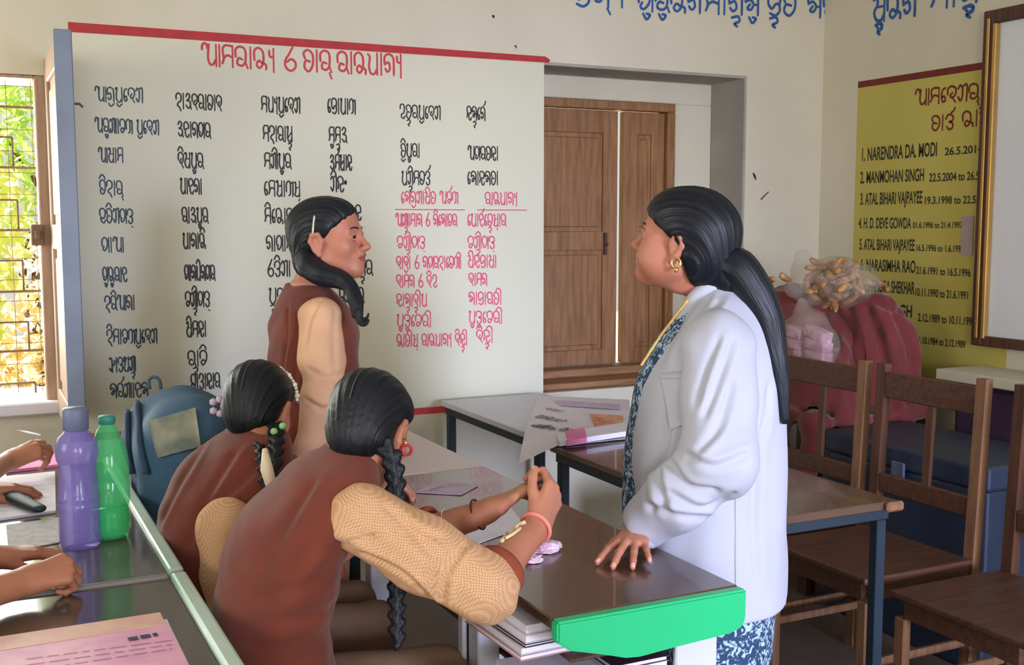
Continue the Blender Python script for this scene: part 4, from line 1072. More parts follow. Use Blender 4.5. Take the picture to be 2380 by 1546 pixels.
def ring(name, c, axis, r, rt, mat, parent, squash=1.0, n=28, up=None):
    B = basis(axis, up if up is not None else ((0, 0, 1) if abs(unit(axis)[2]) < 0.9 else (1, 0, 0)))
    pts = [np.array(c) + B @ np.array([0, r * math.cos(t), r * squash * math.sin(t)]) for t in np.linspace(0, 2 * math.pi, n, endpoint=False)]
    v, f = tube_arrays(pts, rt, 8, closed=True); return from_arrays(name, v, f, mat, parent)
# ------------------------------------------------------------------ people
def V3(*a): return np.array(a, float)
def arm_solid(s, sh, el, wr, r=(0.043, 0.036, 0.024), k=0.02):
    s.cone(sh, el, r[0], r[1], k); mid = V3(*el) * 0.72 + V3(*wr) * 0.28
    s.chain([el, mid, wr], [r[1], r[1] * 0.98, r[2]], k)
def sleeve(name, sh, el, end, rad, mat, parent, seed, top=0.066, amp=0.005, h=0.0045):
    s = Solid(); s.chain([sh, V3(*sh) * 0.5 + V3(*el) * 0.5, el, end], [top, rad[0], rad[1], rad[2]], 0.03)
    d = unit(V3(*end) - V3(*el)); e = V3(*end)
    s.wedge([(e, -d), (e - d * 0.1, -d)], e - 0.14, e + 0.14, 0.004)
    w1 = waves(seed, (34, 34, 60), amp); w2 = waves(seed + 9, (80, 80, 110), amp * 0.3)
    s.disp = lambda X, Y, Z: w1(X, Y, Z) + w2(X, Y, Z)
    return solid_obj(name, s, h, mat, parent, 1)[0]
def cuff(name, c, d, r, w, mat, parent):
    """turned band around the end of a sleeve"""
    d = unit(d); B = basis(d, (0, 0, 1) if abs(d[2]) < 0.9 else (1, 0, 0)); V = []; Fc = []; n = 32
    prof = [(-w / 2, r * 0.86), (-w / 2, r), (-w * 0.3, r * 1.05), (w * 0.3, r * 1.05), (w / 2, r), (w / 2, r * 0.84), (w * 0.2, r * 0.80), (-w * 0.3, r * 0.80)]
    for x, q in prof:
        for k in range(n):
            a = 2 * math.pi * k / n; V.append(np.array(c) + B @ np.array([x, q * math.cos(a), q * math.sin(a)]))
    m = len(prof)
    for i in range(m):
        for k in range(n):
            j = (i + 1) % m; Fc.append([i * n + k, i * n + (k + 1) % n, j * n + (k + 1) % n, j * n + k])
    return from_arrays(name, V, Fc, mat, parent)

def seated(label, dx, dy, face, head_c, head_sc, arms, seedv, up=(0, 0, 1), torso_h=0.007, fine=True, planes=None, hands=None, skin='skin', tilt=0.0, drop=0.0):
    """girl in a rust vest on a bench, facing the desk (+x); arms = [(shoulder, elbow, wrist, sleeve end), ...] right then left"""
    root = thing('person', label, 'person', (0.52 + dx, 2.04 + dy, 0.43))
    o = V3(dx, dy, 0)
    R = basis(face, up); hc = V3(*head_c)
    b = Solid()
    head_solid(b, hc, R, head_sc)
    nb = V3(0.645, 2.045, 0.965 - drop) + o
    b.cone(hc + R @ V3(-0.022, 0, -0.035) * head_sc, nb, 0.047, 0.052, 0.03)
    zs = [0.43, 0.55, 0.70 - drop * 0.2, 0.82 - drop * 0.5, 0.90 - drop * 0.8, 0.955 - drop, 0.995 - drop, 1.02 - drop]
    cx = [0.53, 0.500, 0.485, 0.510, 0.550, 0.60, 0.635, 0.65]
    ra = [0.125, 0.112, 0.103, 0.106, 0.105, 0.085, 0.060, 0.035]; rb = [0.165, 0.155, 0.150, 0.160, 0.162, 0.148, 0.10, 0.05]
    cx = [v + dx for v in cx]; cy = [2.04 + dy] * 8
    b.loft(zs, cx, cy, [v - 0.012 for v in ra], [v - 0.012 for v in rb], 0.0, 0.02, tilt=tilt)
    nails = []
    hb = []
    for i, (sh, el, wr, se) in enumerate(arms):
        arm_solid(b, sh, el, wr)
        if hands and hands[i]:
            hd = dict(hands[i]); hand_solid(b, wr, side=-1 if i == 0 else 1, sc=0.92, nails=nails, **hd)
            hb.append((V3(*wr), V3(*el)))
    for y in (-0.085, 0.085):
        b.chain([V3(0.55, 2.04 + y, 0.50) + o, V3(0.87, 2.04 + y, 0.485) + o, V3(0.84, 2.04 + y, 0.08) + o], [0.072, 0.052, 0.032], 0.02)
        b.chain([V3(0.83, 2.04 + y, 0.035) + o, V3(0.95, 2.04 + y, 0.02) + o], [0.032, 0.020], 0.02)
    lo, hi = b.bounds()
    hl, hh = hc - 0.17 * head_sc, hc + 0.17 * head_sc; hl[2] = hc[2] - 0.16
    boxes = [(lo, hi, 0.009)] if not fine else [(lo, np.array([hi[0], hi[1], nb[2] + 0.01]), 0.010), (np.minimum(hl, nb - 0.1), np.maximum(hh, nb + 0.1), 0.0032)]
    for wr, el in hb:
        boxes.append((np.minimum(wr - 0.14, el - 0.055), np.maximum(wr + 0.18, el + 0.055), 0.0028))
    nl = [(p, r) for p, r in nails]
    def midx(C):
        m = np.zeros(len(C), int)
        for p, r in nl: m[np.linalg.norm(C - p, axis=1) < r] = 1
        lc = ((C - hc) @ R) / head_sc
        m[(np.abs(lc[:, 1]) < 0.024) & (lc[:, 2] < -0.039) & (lc[:, 2] > -0.062) & (lc[:, 0] > 0.084) & (lc[:, 0] < 0.12)] = 2
        return m
    # drop the coarse skin where the fine blocks replace it
    parts = []
    for bi, (l_, h_, hs) in enumerate(boxes):
        v, q = b.extract(l_, h_, hs); v = relax(v, q, 1)
        if bi == 0 and len(boxes) > 1:
            c = v[q].mean(1); keep = np.ones(len(q), bool)
            for l2, h2, _ in boxes[1:]: keep &= ~np.all((c > np.array(l2) + 0.02) & (c < np.array(h2) - 0.02), axis=1)
            q = q[keep]
        parts.append((v, q.tolist()))
    V, Fl = merge(parts); Q = np.array(Fl)
    used = np.zeros(len(V), bool); used[Q.ravel()] = True; mp = np.cumsum(used) - 1
    V = V[used]; Q = mp[Q]
    from_arrays('body', V, Q, None, root, True, [MT[skin], MT['nail'], MT['lip']], midx(V[Q].mean(1)))
    eyes(hc, R, head_sc, root)
    # vest
    s = Solid(); s.loft(zs, cx, cy, [v + 0.004 for v in ra], [v + 0.004 for v in rb], 0.0, 0.02, tilt=tilt)
    ct, st = math.cos(math.atan(tilt)), math.sin(math.atan(tilt))
    s.ell(V3(0.61, 2.04, 0.95 - drop) + o, (0.085, 0.13, 0.055), 0.03, R=[[1, 0, 0], [0, ct, -st], [0, st, ct]])
    w1 = waves(seedv, (22, 16, 40), 0.006); w2 = waves(seedv + 3, (60, 50, 90), 0.002)
    s.disp = lambda X, Y, Z: w1(X, Y, Z) + w2(X, Y, Z)
    solid_obj('vest', s, torso_h, MT['vest'], root, 1)
    sk = Solid()
    sk.loft([0.433, 0.50, 0.58], [0.545 + dx, 0.53 + dx, 0.50 + dx], [2.04 + dy] * 3, [0.165, 0.155, 0.128], [0.195, 0.19, 0.172], 0.0, 0.02)
    for y in (-0.085, 0.085):
        sk.chain([V3(0.56, 2.04 + y, 0.505) + o, V3(0.872, 2.04 + y, 0.49) + o, V3(0.845, 2.04 + y, 0.12) + o], [0.080, 0.060, 0.062], 0.02)
    w3 = waves(seedv + 5, (26, 30, 30), 0.006); sk.disp = w3
    solid_obj('salwar', sk, 0.009, MT['salwar'], root, 1)
    for i, (sh, el, wr, se) in enumerate(arms):
        sleeve('sleeve', sh, el, se, (0.063, 0.058, 0.050), MT['shirt'], root, seedv + 20 + i)
        d = unit(V3(*wr) - V3(*el)); cuff('cuff', V3(*se) + d * 0.006, d, 0.050, 0.042, MT['cuff'], root)
    return root, R, hc
MT['salwar'] = M('taupe_cotton', (128, 100, 82), 0.85, 0.15, 9, bump=0.15, bscale=300)
PL = [((0.085, 0, 0.078), (-0.058, 0, 0.085)), ((0.0, 0, 0.020), (-0.102, 0, 0.035))]

# --- girl nearest the camera, elbows on the desk
shR = V3(0.625, 1.892, 0.915); elR = V3(0.800, 1.752, 0.806); wrR = V3(0.962, 1.860, 0.872)
shL = V3(0.640, 2.185, 0.915); elL = V3(0.765, 2.090, 0.800); wrL = V3(0.905, 1.968, 0.880)
fA = unit((0.57, 0.60, -0.57)); headA = atd(856, 1010, 2.17)
A, RA, hA = seated('girl in rust vest nearest the camera leaning elbows on the green capped desk', 0, 0, fA, headA, 0.93,
    [(shR, elR, wrR, elR + (wrR - elR) * 0.15), (shL, elL, wrL, elL + (wrL - elL) * 0.30)], 3,
    hands=[dict(Fd=(0.62, 0.38, 0.62), Nb=(0.55, -0.75, 0.15), curls=((0.75, 1.1, 0.7), (0.85, 1.15, 0.7), (0.9, 1.2, 0.7), (0.95, 1.2, 0.7)), thumb=(0.8, 0.45, -0.4)),
           dict(Fd=(0.80, -0.18, 0.42), Nb=(-0.35, 0.35, 0.85), curls=((0.5, 0.7, 0.5), (0.6, 0.8, 0.5), (0.7, 0.9, 0.5), (0.75, 0.9, 0.5)), thumb=(0.85, 0.40, 0.1))])
hairA = hair_cap('hair', hA, RA, 0.93, A, PL, None, grow=1.04)
e0 = atd(905, 1052, 2.10)
braid('braid', [atd(880, 1035, 2.10), e0, atd(918, 1110, 2.10), V3(*(atd(919, 1190, 2.09))), V3(*(atd(921, 1300, 2.10))), V3(*(atd(923, 1500, 2.08)))], 0.0165, 0.013, A, 15)
earA = hA + RA @ (V3(-0.004, -0.076, -0.034) * 0.9)
for k in range(1):
    ring('earring', atd(944, 1046, 2.13), (0.3, 1, 0.1), 0.010, 0.0030, M('red_earring', (176, 40, 48), 0.3, 0.1, 20), A)
tube('earring_drop', [atd(941, 1022, 2.14), atd(943, 1034, 2.13)], [0.004, 0.006], MT['jewel'], A, 8)
ring('wrist_band', wrR + (elR - wrR) * 0.04, wrR - elR, 0.0300, 0.0042, MT['pinkrubber'], A, 1.0)
ring('bangle', wrL + (elL - wrL) * 0.10, wrL - elL, 0.0305, 0.0020, MT['thread'], A, 1.0)
ring('bangle', wrL + (elL - wrL) * 0.42, wrL - elL, 0.0335, 0.0010, MT['cordcream'], A, 1.0)

# --- second girl, behind and to the left
o2 = V3(-0.035, 0.50, 0)
shR = V3(0.515, 1.880, 0.795) + o2; elR = V3(0.53, 1.85, 0.60) + o2; wrR = V3(0.80, 1.93, 0.70) + o2
shL = V3(0.605, 2.185, 0.890) + o2; elL = V3(0.70, 2.24, 0.72) + o2; wrL = V3(0.90, 2.16, 0.79) + o2
fB = unit((0.54, 0.72, -0.46)); headB = atd(600, 962, 2.66)
B, RB, hB = seated('girl in rust vest with pearl hair band bending over beside the bottles', -0.035, 0.50, fB, headB, 0.93,
    [(shR, elR, wrR, elR + (wrR - elR) * 0.75), (shL, elL, wrL, elL + (wrL - elL) * 0.7)], 41,
    hands=[None, dict(Fd=(0.9, -0.2, 0.0), Nb=(0, 0.2, 1.0), curls=((0.4, 0.5, 0.4),) * 4)], tilt=0.30, drop=0.05)
hairB = hair_cap('hair', hB, RB, 0.93, B, PL, None, grow=1.05)
pts = [hB + RB @ (V3(0.012 + 0.010 * abs(math.cos(t)), 0.092 * math.cos(t), 0.034 + 0.100 * math.sin(t)) * 0.93) for t in np.linspace(0.02, math.pi - 0.02, 30)]
v, f = tube_arrays(pts, 0.005, 8); hb_ = from_arrays('hair_band', v, f, MT['bandmaroon'], B)
pr = []
for i in range(2, 29):
    s_ = Solid(); 
    bmx = bmesh.new(); bmesh.ops.create_icosphere(bmx, subdivisions=1, radius=0.0052 if i % 3 else 0.0075, matrix=Matrix.Translation(Vector(pts[i] + RB @ V3(-0.004, 0, 0.0)))); bmx.verts.index_update()
    pr.append(([tuple(x.co) for x in bmx.verts], [[x.index for x in p.verts] for p in bmx.faces])); bmx.free()
v, f = merge(pr); from_arrays('pearls', v, f, MT['bandpearl'], hb_)
def near(px, py, d): return atd(px, py, d)
braid('braid', [near(640, 985, 2.58), near(642, 1030, 2.50), near(640, 1085, 2.44), near(642, 1150, 2.42), near(642, 1200, 2.42)], 0.016, 0.012, B, 8)
braid('braid', [near(602, 1030, 2.50), near(608, 1090, 2.44), near(618, 1170, 2.41)], 0.010, 0.008, B, 6)
v, f = tube_arrays([near(616, 1044, 2.43), near(620, 1090, 2.41), near(636, 1150, 2.395)], [0.006, 0.014, 0.011], 10); from_arrays('ribbon', v, f, MT['ribbon'], B)
for px, py in ((637, 1003), (657, 990)):
    bmx = bmesh.new(); bmesh.ops.create_icosphere(bmx, subdivisions=2, radius=0.0085, matrix=Matrix.Translation(Vector(atd(px, py, 2.52)))); bm_obj('hair_bead', bmx, MT['bead'], B, True)
ft = []
for k in range(5):
    c_ = atd(507, 945, 2.66) + V3(0, 0, 0.018 * math.sin(k * 1.257)) + RT * 0.014 * math.cos(k * 1.257)
    bmx = bmesh.new(); bmesh.ops.create_icosphere(bmx, subdivisions=1, radius=0.010, matrix=Matrix.Translation(Vector(c_))); bmx.verts.index_update()
    ft.append(([tuple(x.co) for x in bmx.verts], [[x.index for x in p.verts] for p in bmx.faces])); bmx.free()
v, f = merge(ft); from_arrays('hair_clip', v, f, MT['paperlilac'], B)

# --- standing girl
def standing_body(b, hc, R, sc, nb, ang, zs, cx, cy, ra, rb, legs, plump=0.0):
    head_solid(b, hc, R, sc, plump)
    b.cone(hc + R @ V3(-0.024, 0, -0.035) * sc, nb, 0.046 * sc, 0.052 * sc, 0.03)
    b.loft(zs, cx, cy, [v - 0.014 for v in ra], [v - 0.014 for v in rb], ang, 0.02)
    for hip, kn, an, toe in legs:
        b.chain([hip, kn, an], [0.078, 0.054, 0.034], 0.02); b.chain([an + V3(0, 0, -0.04), toe], [0.034, 0.022], 0.02)
def finish_body(b, root, hc, R, sc, nb, hands, nails, skin):
    lo, hi = b.bounds()
    hl, hh = hc - 0.16 * sc, hc + 0.16 * sc
    boxes = [(lo, np.array([hi[0], hi[1], nb[2] + 0.01]), 0.011), (np.minimum(hl, nb - 0.09), np.maximum(hh, nb + 0.09), 0.0026)]
    for a, c in hands: boxes.append((a, c, 0.0026))
    parts = []
    for bi, (l_, h_, hs) in enumerate(boxes):
        v, q = b.extract(l_, h_, hs); v = relax(v, q, 1, 0.4)
        if bi == 0:
            c = v[q].mean(1); keep = np.ones(len(q), bool)
            for l2, h2, _ in boxes[1:]: keep &= ~np.all((c > np.array(l2) + 0.02) & (c < np.array(h2) - 0.02), axis=1)
            q = q[keep]
        parts.append((v, q.tolist()))
    V, Fl = merge(parts); Q = np.array(Fl)
    used = np.zeros(len(V), bool); used[Q.ravel()] = True; mp = np.cumsum(used) - 1; V = V[used]; Q = mp[Q]
    C = V[Q].mean(1); m = np.zeros(len(C), int)
    for p, r in nails: m[np.linalg.norm(C - p, axis=1) < r] = 1
    lc = ((C - hc) @ R) / sc
    lipz = np.abs(lc[:, 2] + 0.050) - 0.0115 * np.sqrt(np.clip(1 - (lc[:, 1] / 0.023) ** 2, 0, 1))
    m[(np.abs(lc[:, 1]) < 0.023) & (lipz < 0) & (lc[:, 0] > 0.082)] = 2
    from_arrays('body', V, Q, None, root, True, [MT[skin], MT['nail'], MT['lip']], m)

Cc = V3(0.812, 2.905, 0)
Cg = thing('person', 'girl in rust vest standing before the wall chart, talking', 'person', tuple(Cc))
fC = unit((0.807, -0.590, 0.10)); RC = basis(fC); sC = 0.93
earC = atd(733, 568, 2.86); hC = earC - RC @ (V3(-0.010, -0.079, 0.0) * sC)
zs = [0.60, 0.75, 0.95, 1.08, 1.17, 1.225, 1.262, 1.285]
cx = [0.815, 0.815, 0.815, 0.826, 0.828, 0.824, 0.816, 0.81]; cy = [2.905] * 8
ra = [0.108, 0.108, 0.104, 0.116, 0.114, 0.094, 0.066, 0.045]; rb = [0.155, 0.150, 0.142, 0.152, 0.162, 0.148, 0.10, 0.055]
angC = math.radians(-8)
b = Solid(); nbC = V3(0.81, 2.905, 1.255)
shR = V3(0.805, 2.765, 1.205); elR = atd(752, 930, 2.80); wrR = atd(712, 1075, 2.82)
shL = V3(0.815, 3.045, 1.205); elL = V3(0.83, 3.085, 0.97); wrL = V3(0.88, 3.03, 0.775)
standing_body(b, hC, RC, sC, nbC, angC, zs, cx, cy, ra, rb,
    [(V3(0.805, 2.905 + y, 0.66), V3(0.812, 2.905 + y, 0.38), V3(0.80, 2.905 + y, 0.07), V3(0.885, 2.90 + y, 0.022)) for y in (-0.08, 0.08)])
for sh, el, wr in ((shR, elR, wrR), (shL, elL, wrL)): arm_solid(b, sh, el, wr)
nC = []
hand_solid(b, wrR, (0.12, 0.05, -1.0), (-0.1, -1, 0), -1, 0.92, ((0.3, 0.4, 0.3),) * 4, nails=nC)
hand_solid(b, wrL, (0.25, -0.1, -0.35), (0.3, 0.3, 0.8), 1, 0.9, ((0.1, 0.3, 0.2),) * 4, nails=nC)
finish_body(b, Cg, hC, RC, sC, nbC, [(wrR - 0.09, wrR + 0.09 - V3(0, 0, 0.0)), (wrL - 0.1, wrL + 0.15)], nC, 'skin2')
eyes(hC, RC, sC, Cg, (1, -0.12, 0.02))
hair_cap('hair', hC, RC, sC, Cg, [((0.088, 0, 0.072), (-0.064, 0, 0.080)), ((-0.004, 0, 0.020), (-0.102, 0, 0.025))], lambda s: s.ell((-0.055, -0.015, -0.050), (0.045, 0.055, 0.045), 0.02), h=0.0032, grow=1.03)
hair_tube('hair_braid', [atd(712, 592, 2.90), atd(722, 622, 2.87), atd(750, 640, 2.855), atd(788, 650, 2.85), atd(814, 668, 2.83), atd(828, 705, 2.81), atd(832, 738, 2.80)], [0.030, 0.033, 0.030, 0.025, 0.019, 0.018, 0.013], Cg, turns=5, ridges=0.06)
hair_tube('hair_end', [atd(832, 720, 2.79), atd(838, 748, 2.785), atd(850, 752, 2.78), atd(857, 742, 2.78)], [0.012, 0.009, 0.006, 0.003], Cg, turns=3)
hair_tube('hair_end', [atd(830, 725, 2.79), atd(840, 742, 2.785), atd(852, 740, 2.78), atd(857, 728, 2.78)], [0.010, 0.007, 0.004, 0.002], Cg, turns=3)
pts = [hC + RC @ (V3(-0.012 + 0.014 * math.sin(t), 0.0865 * math.cos(t), 0.024 + 0.1045 * math.sin(t)) * sC * 1.0) for t in np.linspace(0.05, math.pi - 0.05, 28)]
v, f = tube_arrays(pts, 0.0028, 8); from_arrays('hair_band', v, f, MT['bandpearl'], Cg)
# vest, kurta, trousers, sleeves
s = Solid(); s.loft(zs[1:], cx[1:], cy[1:], [v + 0.004 for v in ra[1:]], [v + 0.004 for v in rb[1:]], angC, 0.02)
w1 = waves(77, (26, 20, 30), 0.006); w2 = waves(78, (90, 60, 24), 0.004); s.disp = lambda X, Y, Z: w1(X, Y, Z) + w2(X, Y, Z)
solid_obj('vest', s, 0.006, MT['vest'], Cg, 1)
s = Solid(); s.loft([0.42, 0.6, 0.80], [0.80, 0.802, 0.805], [2.905] * 3, [0.098, 0.100, 0.101], [0.195, 0.175, 0.156], angC, 0.02)
s.disp = waves(79, (40, 50, 10), 0.009); solid_obj('kurta', s, 0.009, MT['shirt_plain'], Cg, 1)
s = Solid()
for y in (-0.08, 0.08): s.chain([V3(0.805, 2.905 + y, 0.62), V3(0.81, 2.905 + y, 0.36), V3(0.80, 2.905 + y, 0.09)], [0.085, 0.070, 0.056], 0.01)
s.disp = waves(80, (30, 30, 20), 0.006); solid_obj('trousers', s, 0.009, MT['shirt_plain'], Cg, 1)
sleeve('sleeve', shR, elR, wrR + (elR - wrR) * 0.06, (0.054, 0.050, 0.041), MT['shirt_plain'], Cg, 90, top=0.056, amp=0.004)
sleeve('sleeve', shL, elL, wrL + (elL - wrL) * 0.1, (0.060, 0.055, 0.044), MT['shirt_plain'], Cg, 91, top=0.060)
cuff('cuff', wrR + (elR - wrR) * 0.05, wrR - elR, 0.042, 0.022, MT['cuff'], Cg)
cuff('cuff', wrL + (elL - wrL) * 0.09, wrL - elL, 0.042, 0.022, MT['cuff'], Cg)

# --- woman in the white coat
Dg = thing('person', 'woman in a white coat over navy print, one hand on the green capped desk', 'person', (1.50, 2.03, 0))
fD = unit((-0.632, 0.775, 0.21)); RD = basis(fD); sD = 0.955
earD = atd(1572, 577, 2.40); hD = earD - RD @ (V3(-0.010, 0.079, 0.0) * sD)
bf = unit((-0.76, 0.65, 0)); bl = V3(-bf[1], bf[0], 0); angD = math.atan2(bf[1], bf[0])
Dc = V3(1.525, 2.045, 0)
zs = [0.60, 0.80, 0.95, 1.08, 1.17, 1.225, 1.265, 1.30]
off = [0.0, 0.012, 0.018, 0.016, 0.006, -0.004, -0.010, -0.012]
cx = [Dc[0] + bf[0] * v for v in off]; cy = [Dc[1] + bf[1] * v for v in off]
ra = [0.150, 0.152, 0.152, 0.146, 0.124, 0.100, 0.076, 0.055]; rb = [0.205, 0.198, 0.190, 0.192, 0.190, 0.165, 0.115, 0.07]
nbD = V3(1.515, 2.05, 1.27)
shL = Dc + bl * 0.172 + V3(0, 0, 1.185); elL = atd(1672, 1068, 2.30); wrL = atd(1484, 1232, 2.40)
shR = Dc - bl * 0.172 + V3(0, 0, 1.185); elR = Dc - bl * 0.225 + bf * 0.02 + V3(0, 0, 0.93); wrR = Dc - bl * 0.215 - bf * 0.01 + V3(0, 0, 0.72)
b = Solid()
standing_body(b, hD, RD, sD, nbD, angD, zs, cx, cy, [v - 0.02 for v in ra], [v - 0.02 for v in rb],
    [(Dc + bl * y + V3(0, 0, 0.66), Dc + bl * y + bf * 0.012 + V3(0, 0, 0.38), Dc + bl * y - bf * 0.01 + V3(0, 0, 0.07), Dc + bl * y + bf * 0.09 + V3(0, 0, 0.022)) for y in (-0.085, 0.085)], 1.0)
arm_solid(b, shL, elL, wrL, (0.05, 0.042, 0.026)); arm_solid(b, shR, elR, wrR, (0.05, 0.042, 0.026))
nD = []
tip = onz(1446, 1316, 0.760)
fd = tip - wrL; fd[2] = 0; fd = unit(fd); fd[2] = -(wrL[2] - 0.7775) / 0.12
hand_solid(b, wrL, fd, V3(0, 0, 1.0), 1, 0.92, ((0.10, 0.24, 0.10), (0.10, 0.26, 0.10), (0.12, 0.24, 0.10), (0.10, 0.20, 0.10)), spread=0.26, thumb=(0.85, 0.50, -0.14), nails=nD)
hand_solid(b, wrR, V3(0, 0, -1) + bf * 0.1, -bl, -1, 0.95, ((0.3, 0.4, 0.3),) * 4, nails=nD)
finish_body(b, Dg, hD, RD, sD, nbD, [(np.minimum(wrL, tip) - 0.10, np.maximum(wrL, tip) + 0.07)], nD, 'skin2')
eyes(hD, RD, sD, Dg)
hair_cap('hair', hD, RD, sD, Dg, [((0.088, 0, 0.060), (-0.046, 0, 0.088)), ((-0.004, 0, 0.016), (-0.102, 0, 0.045))],
    lambda s: (s.ell((-0.075, 0, 0.000), (0.050, 0.055, 0.060), 0.03), s.cone((-0.07, 0, -0.01), (-0.125, 0.0, -0.050), 0.046, 0.038, 0.03)), h=0.0032, grow=1.14)
hair_tube('ponytail', [hD + RD @ V3(-0.095, 0.0, -0.022), atd(1712, 622, 2.42), atd(1752, 680, 2.42), atd(1784, 745, 2.42), atd(1803, 830, 2.41), atd(1817, 905, 2.41), atd(1826, 985, 2.41)], [0.040, 0.044, 0.044, 0.036, 0.026, 0.018, 0.008], Dg, turns=5, ridges=0.05)
# printed kurta shown at the open front, with gold edging, and printed trousers
ke = [0.200, 0.222, 0.217, 0.198, 0.158, 0.118, 0.088, 0.055]; kb = [0.125, 0.125, 0.118, 0.108, 0.098, 0.088, 0.07, 0.05]
ce = [0.192, 0.210, 0.204, 0.186, 0.144, 0.106, 0.076, 0.052]; cb2 = [0.160, 0.150, 0.144, 0.140, 0.128, 0.114, 0.096, 0.077]
def fore_aft(e, k): return [Dc[0] + bf[0] * (a - c) / 2 for a, c in zip(e, k)], [Dc[1] + bf[1] * (a - c) / 2 for a, c in zip(e, k)], [(a + c) / 2 for a, c in zip(e, k)]
kx, ky, kr = fore_aft(ke, kb)
s = Solid(); s.loft(zs, kx, ky, kr, [v - 0.02 for v in rb], angD, 0.02)
s.loft([0.45, 0.62], [Dc[0]] * 2, [Dc[1]] * 2, [0.125, 0.135], [0.185, 0.185], angD, 0.02)
s.ell(nbD + V3(0, 0, 0.075), (0.085, 0.085, 0.10), 0.01, cut=True)
s.disp = waves(120, (30, 30, 14), 0.004); solid_obj('kurta', s, 0.007, MT['print'], Dg, 1)
s = Solid()
for y in (-0.085, 0.085): s.chain([Dc + bl * y + V3(0, 0, 0.62), Dc + bl * y + bf * 0.01 + V3(0, 0, 0.36), Dc + bl * y - bf * 0.01 + V3(0, 0, 0.09)], [0.100, 0.085, 0.070], 0.01)
s.disp = waves(121, (34, 34, 20), 0.006); solid_obj('trousers', s, 0.009, MT['print'], Dg, 1)
# coat
kx, ky, kr = fore_aft(ce, cb2)
s = Solid(); s.loft(zs, kx, ky, kr, [v + 0.012 for v in rb], angD, 0.02, p=2.2)
s.cone(Dc + bl * 0.02 + V3(0, 0, 1.275), shL + V3(0, 0, 0.012), 0.045, 0.055, 0.05); s.cone(Dc - bl * 0.02 + V3(0, 0, 1.275), shR + V3(0, 0, 0.012), 0.045, 0.055, 0.05)
lo_, hi_ = s.bounds()
fr_ = Dc + bf * 0.185
s.wedge([(Dc + bl * 0.010 + bf * 0.06, unit(bl * 0.9 - bf * 0.32)), (Dc - bl * 0.010 + bf * 0.06, unit(-bl * 0.9 - bf * 0.32))], lo_, hi_, 0.006)
s.ell(nbD + bf * 0.045 + V3(0, 0, 0.065), (0.066, 0.066, 0.085), 0.01, cut=True)
# folds: from the shoulder to the chest, and across the back
def crease(a, c, r, k=0.02, cut=True): s.cone(a, c, r, r * 0.6, k, cut)
w1 = waves(130, (16, 16, 12), 0.009); w2 = waves(131, (40, 40, 9), 0.0060)
s.disp = lambda X, Y, Z: w1(X, Y, Z) + w2(X, Y, Z)
coat, _ = solid_obj('coat', s, 0.0055, MT['coat'], Dg, 1)
# coat sleeve with drag folds
def coat_sleeve(sh, el, wr, seed, parent):
    s = Solid(); end = V3(*wr) + (V3(*el) - V3(*wr)) * 0.02
    m1 = V3(*sh) * 0.55 + V3(*el) * 0.45
    s.chain([sh, m1, el], [0.078, 0.074, 0.074], 0.04); s.chain([el, V3(*el) * 0.5 + end * 0.5, end], [0.074, 0.066, 0.050], 0.04)
    d = unit(end - el)
    s.wedge([(end, -d), (end - d * 0.1, -d)], end - 0.16, end + 0.16, 0.004)
    r = np.random.default_rng(seed)
    ax = unit(V3(*el) - V3(*sh))
    n_ = unit(np.cross(ax, d))
    for t in (0.30, 0.42, 0.58, 0.74):                    # ripples gathered at the elbow and along the forearm
        c0 = el + (end - el) * t; u = unit(np.cross(d, n_))
        s.cone(c0 + n_ * 0.066 + u * 0.04 * (1 - t), c0 + n_ * 0.05 - u * 0.07, 0.010, 0.006, 0.022)
    w1 = waves(seed, (20, 20, 22), 0.008); w2 = waves(seed + 1, (50, 50, 50), 0.002)
    s.disp = lambda X, Y, Z: w1(X, Y, Z) + w2(X, Y, Z)
    return solid_obj('coat_sleeve', s, 0.005, MT['coat'], parent, 1)[0]
coat_sl = coat_sleeve(shL, elL, wrL, 140, Dg); coat_sleeve(shR, elR, wrR, 150, Dg)
cuff('coat_cuff', wrL + (elL - wrL) * 0.05, wrL - elL, 0.049, 0.022, MT['coat'], Dg)
# collar: a turned band round the neck running down into the lapels
for sg in (1, -1):
    cp = [nbD - bf * 0.070 + V3(0, 0, 0.068), nbD - bf * 0.050 + bl * sg * 0.050 + V3(0, 0, 0.064), nbD - bf * 0.004 + bl * sg * 0.075 + V3(0, 0, 0.050), nbD + bf * 0.045 + bl * sg * 0.070 + V3(0, 0, 0.010),
          Dc + bf * 0.098 + bl * sg * 0.052 + V3(0, 0, 1.205), Dc + bf * 0.145 + bl * sg * 0.044 + V3(0, 0, 1.145), Dc + bf * 0.180 + bl * sg * 0.044 + V3(0, 0, 1.085)]
    v, f = tube_arrays(smooth_poly(cp, 6), list(np.interp(np.linspace(0, 1, 37), [0, 0.5, 0.8, 1], [0.020, 0.019, 0.010, 0.004])), 12); from_arrays('collar', v, f, MT['coat'], coat)
# jewellery
ring('earring', earD + V3(-0.004, -0.006, -0.032), (0.6, 0.8, 0), 0.0095, 0.0026, MT['jewel'], Dg, 1.2)
bmx = bmesh.new(); bmesh.ops.create_icosphere(bmx, subdivisions=2, radius=0.006, matrix=Matrix.Translation(Vector(earD + V3(-0.005, -0.008, -0.046)))); bm_obj('earring_drop', bmx, MT['jewel'], Dg, True)
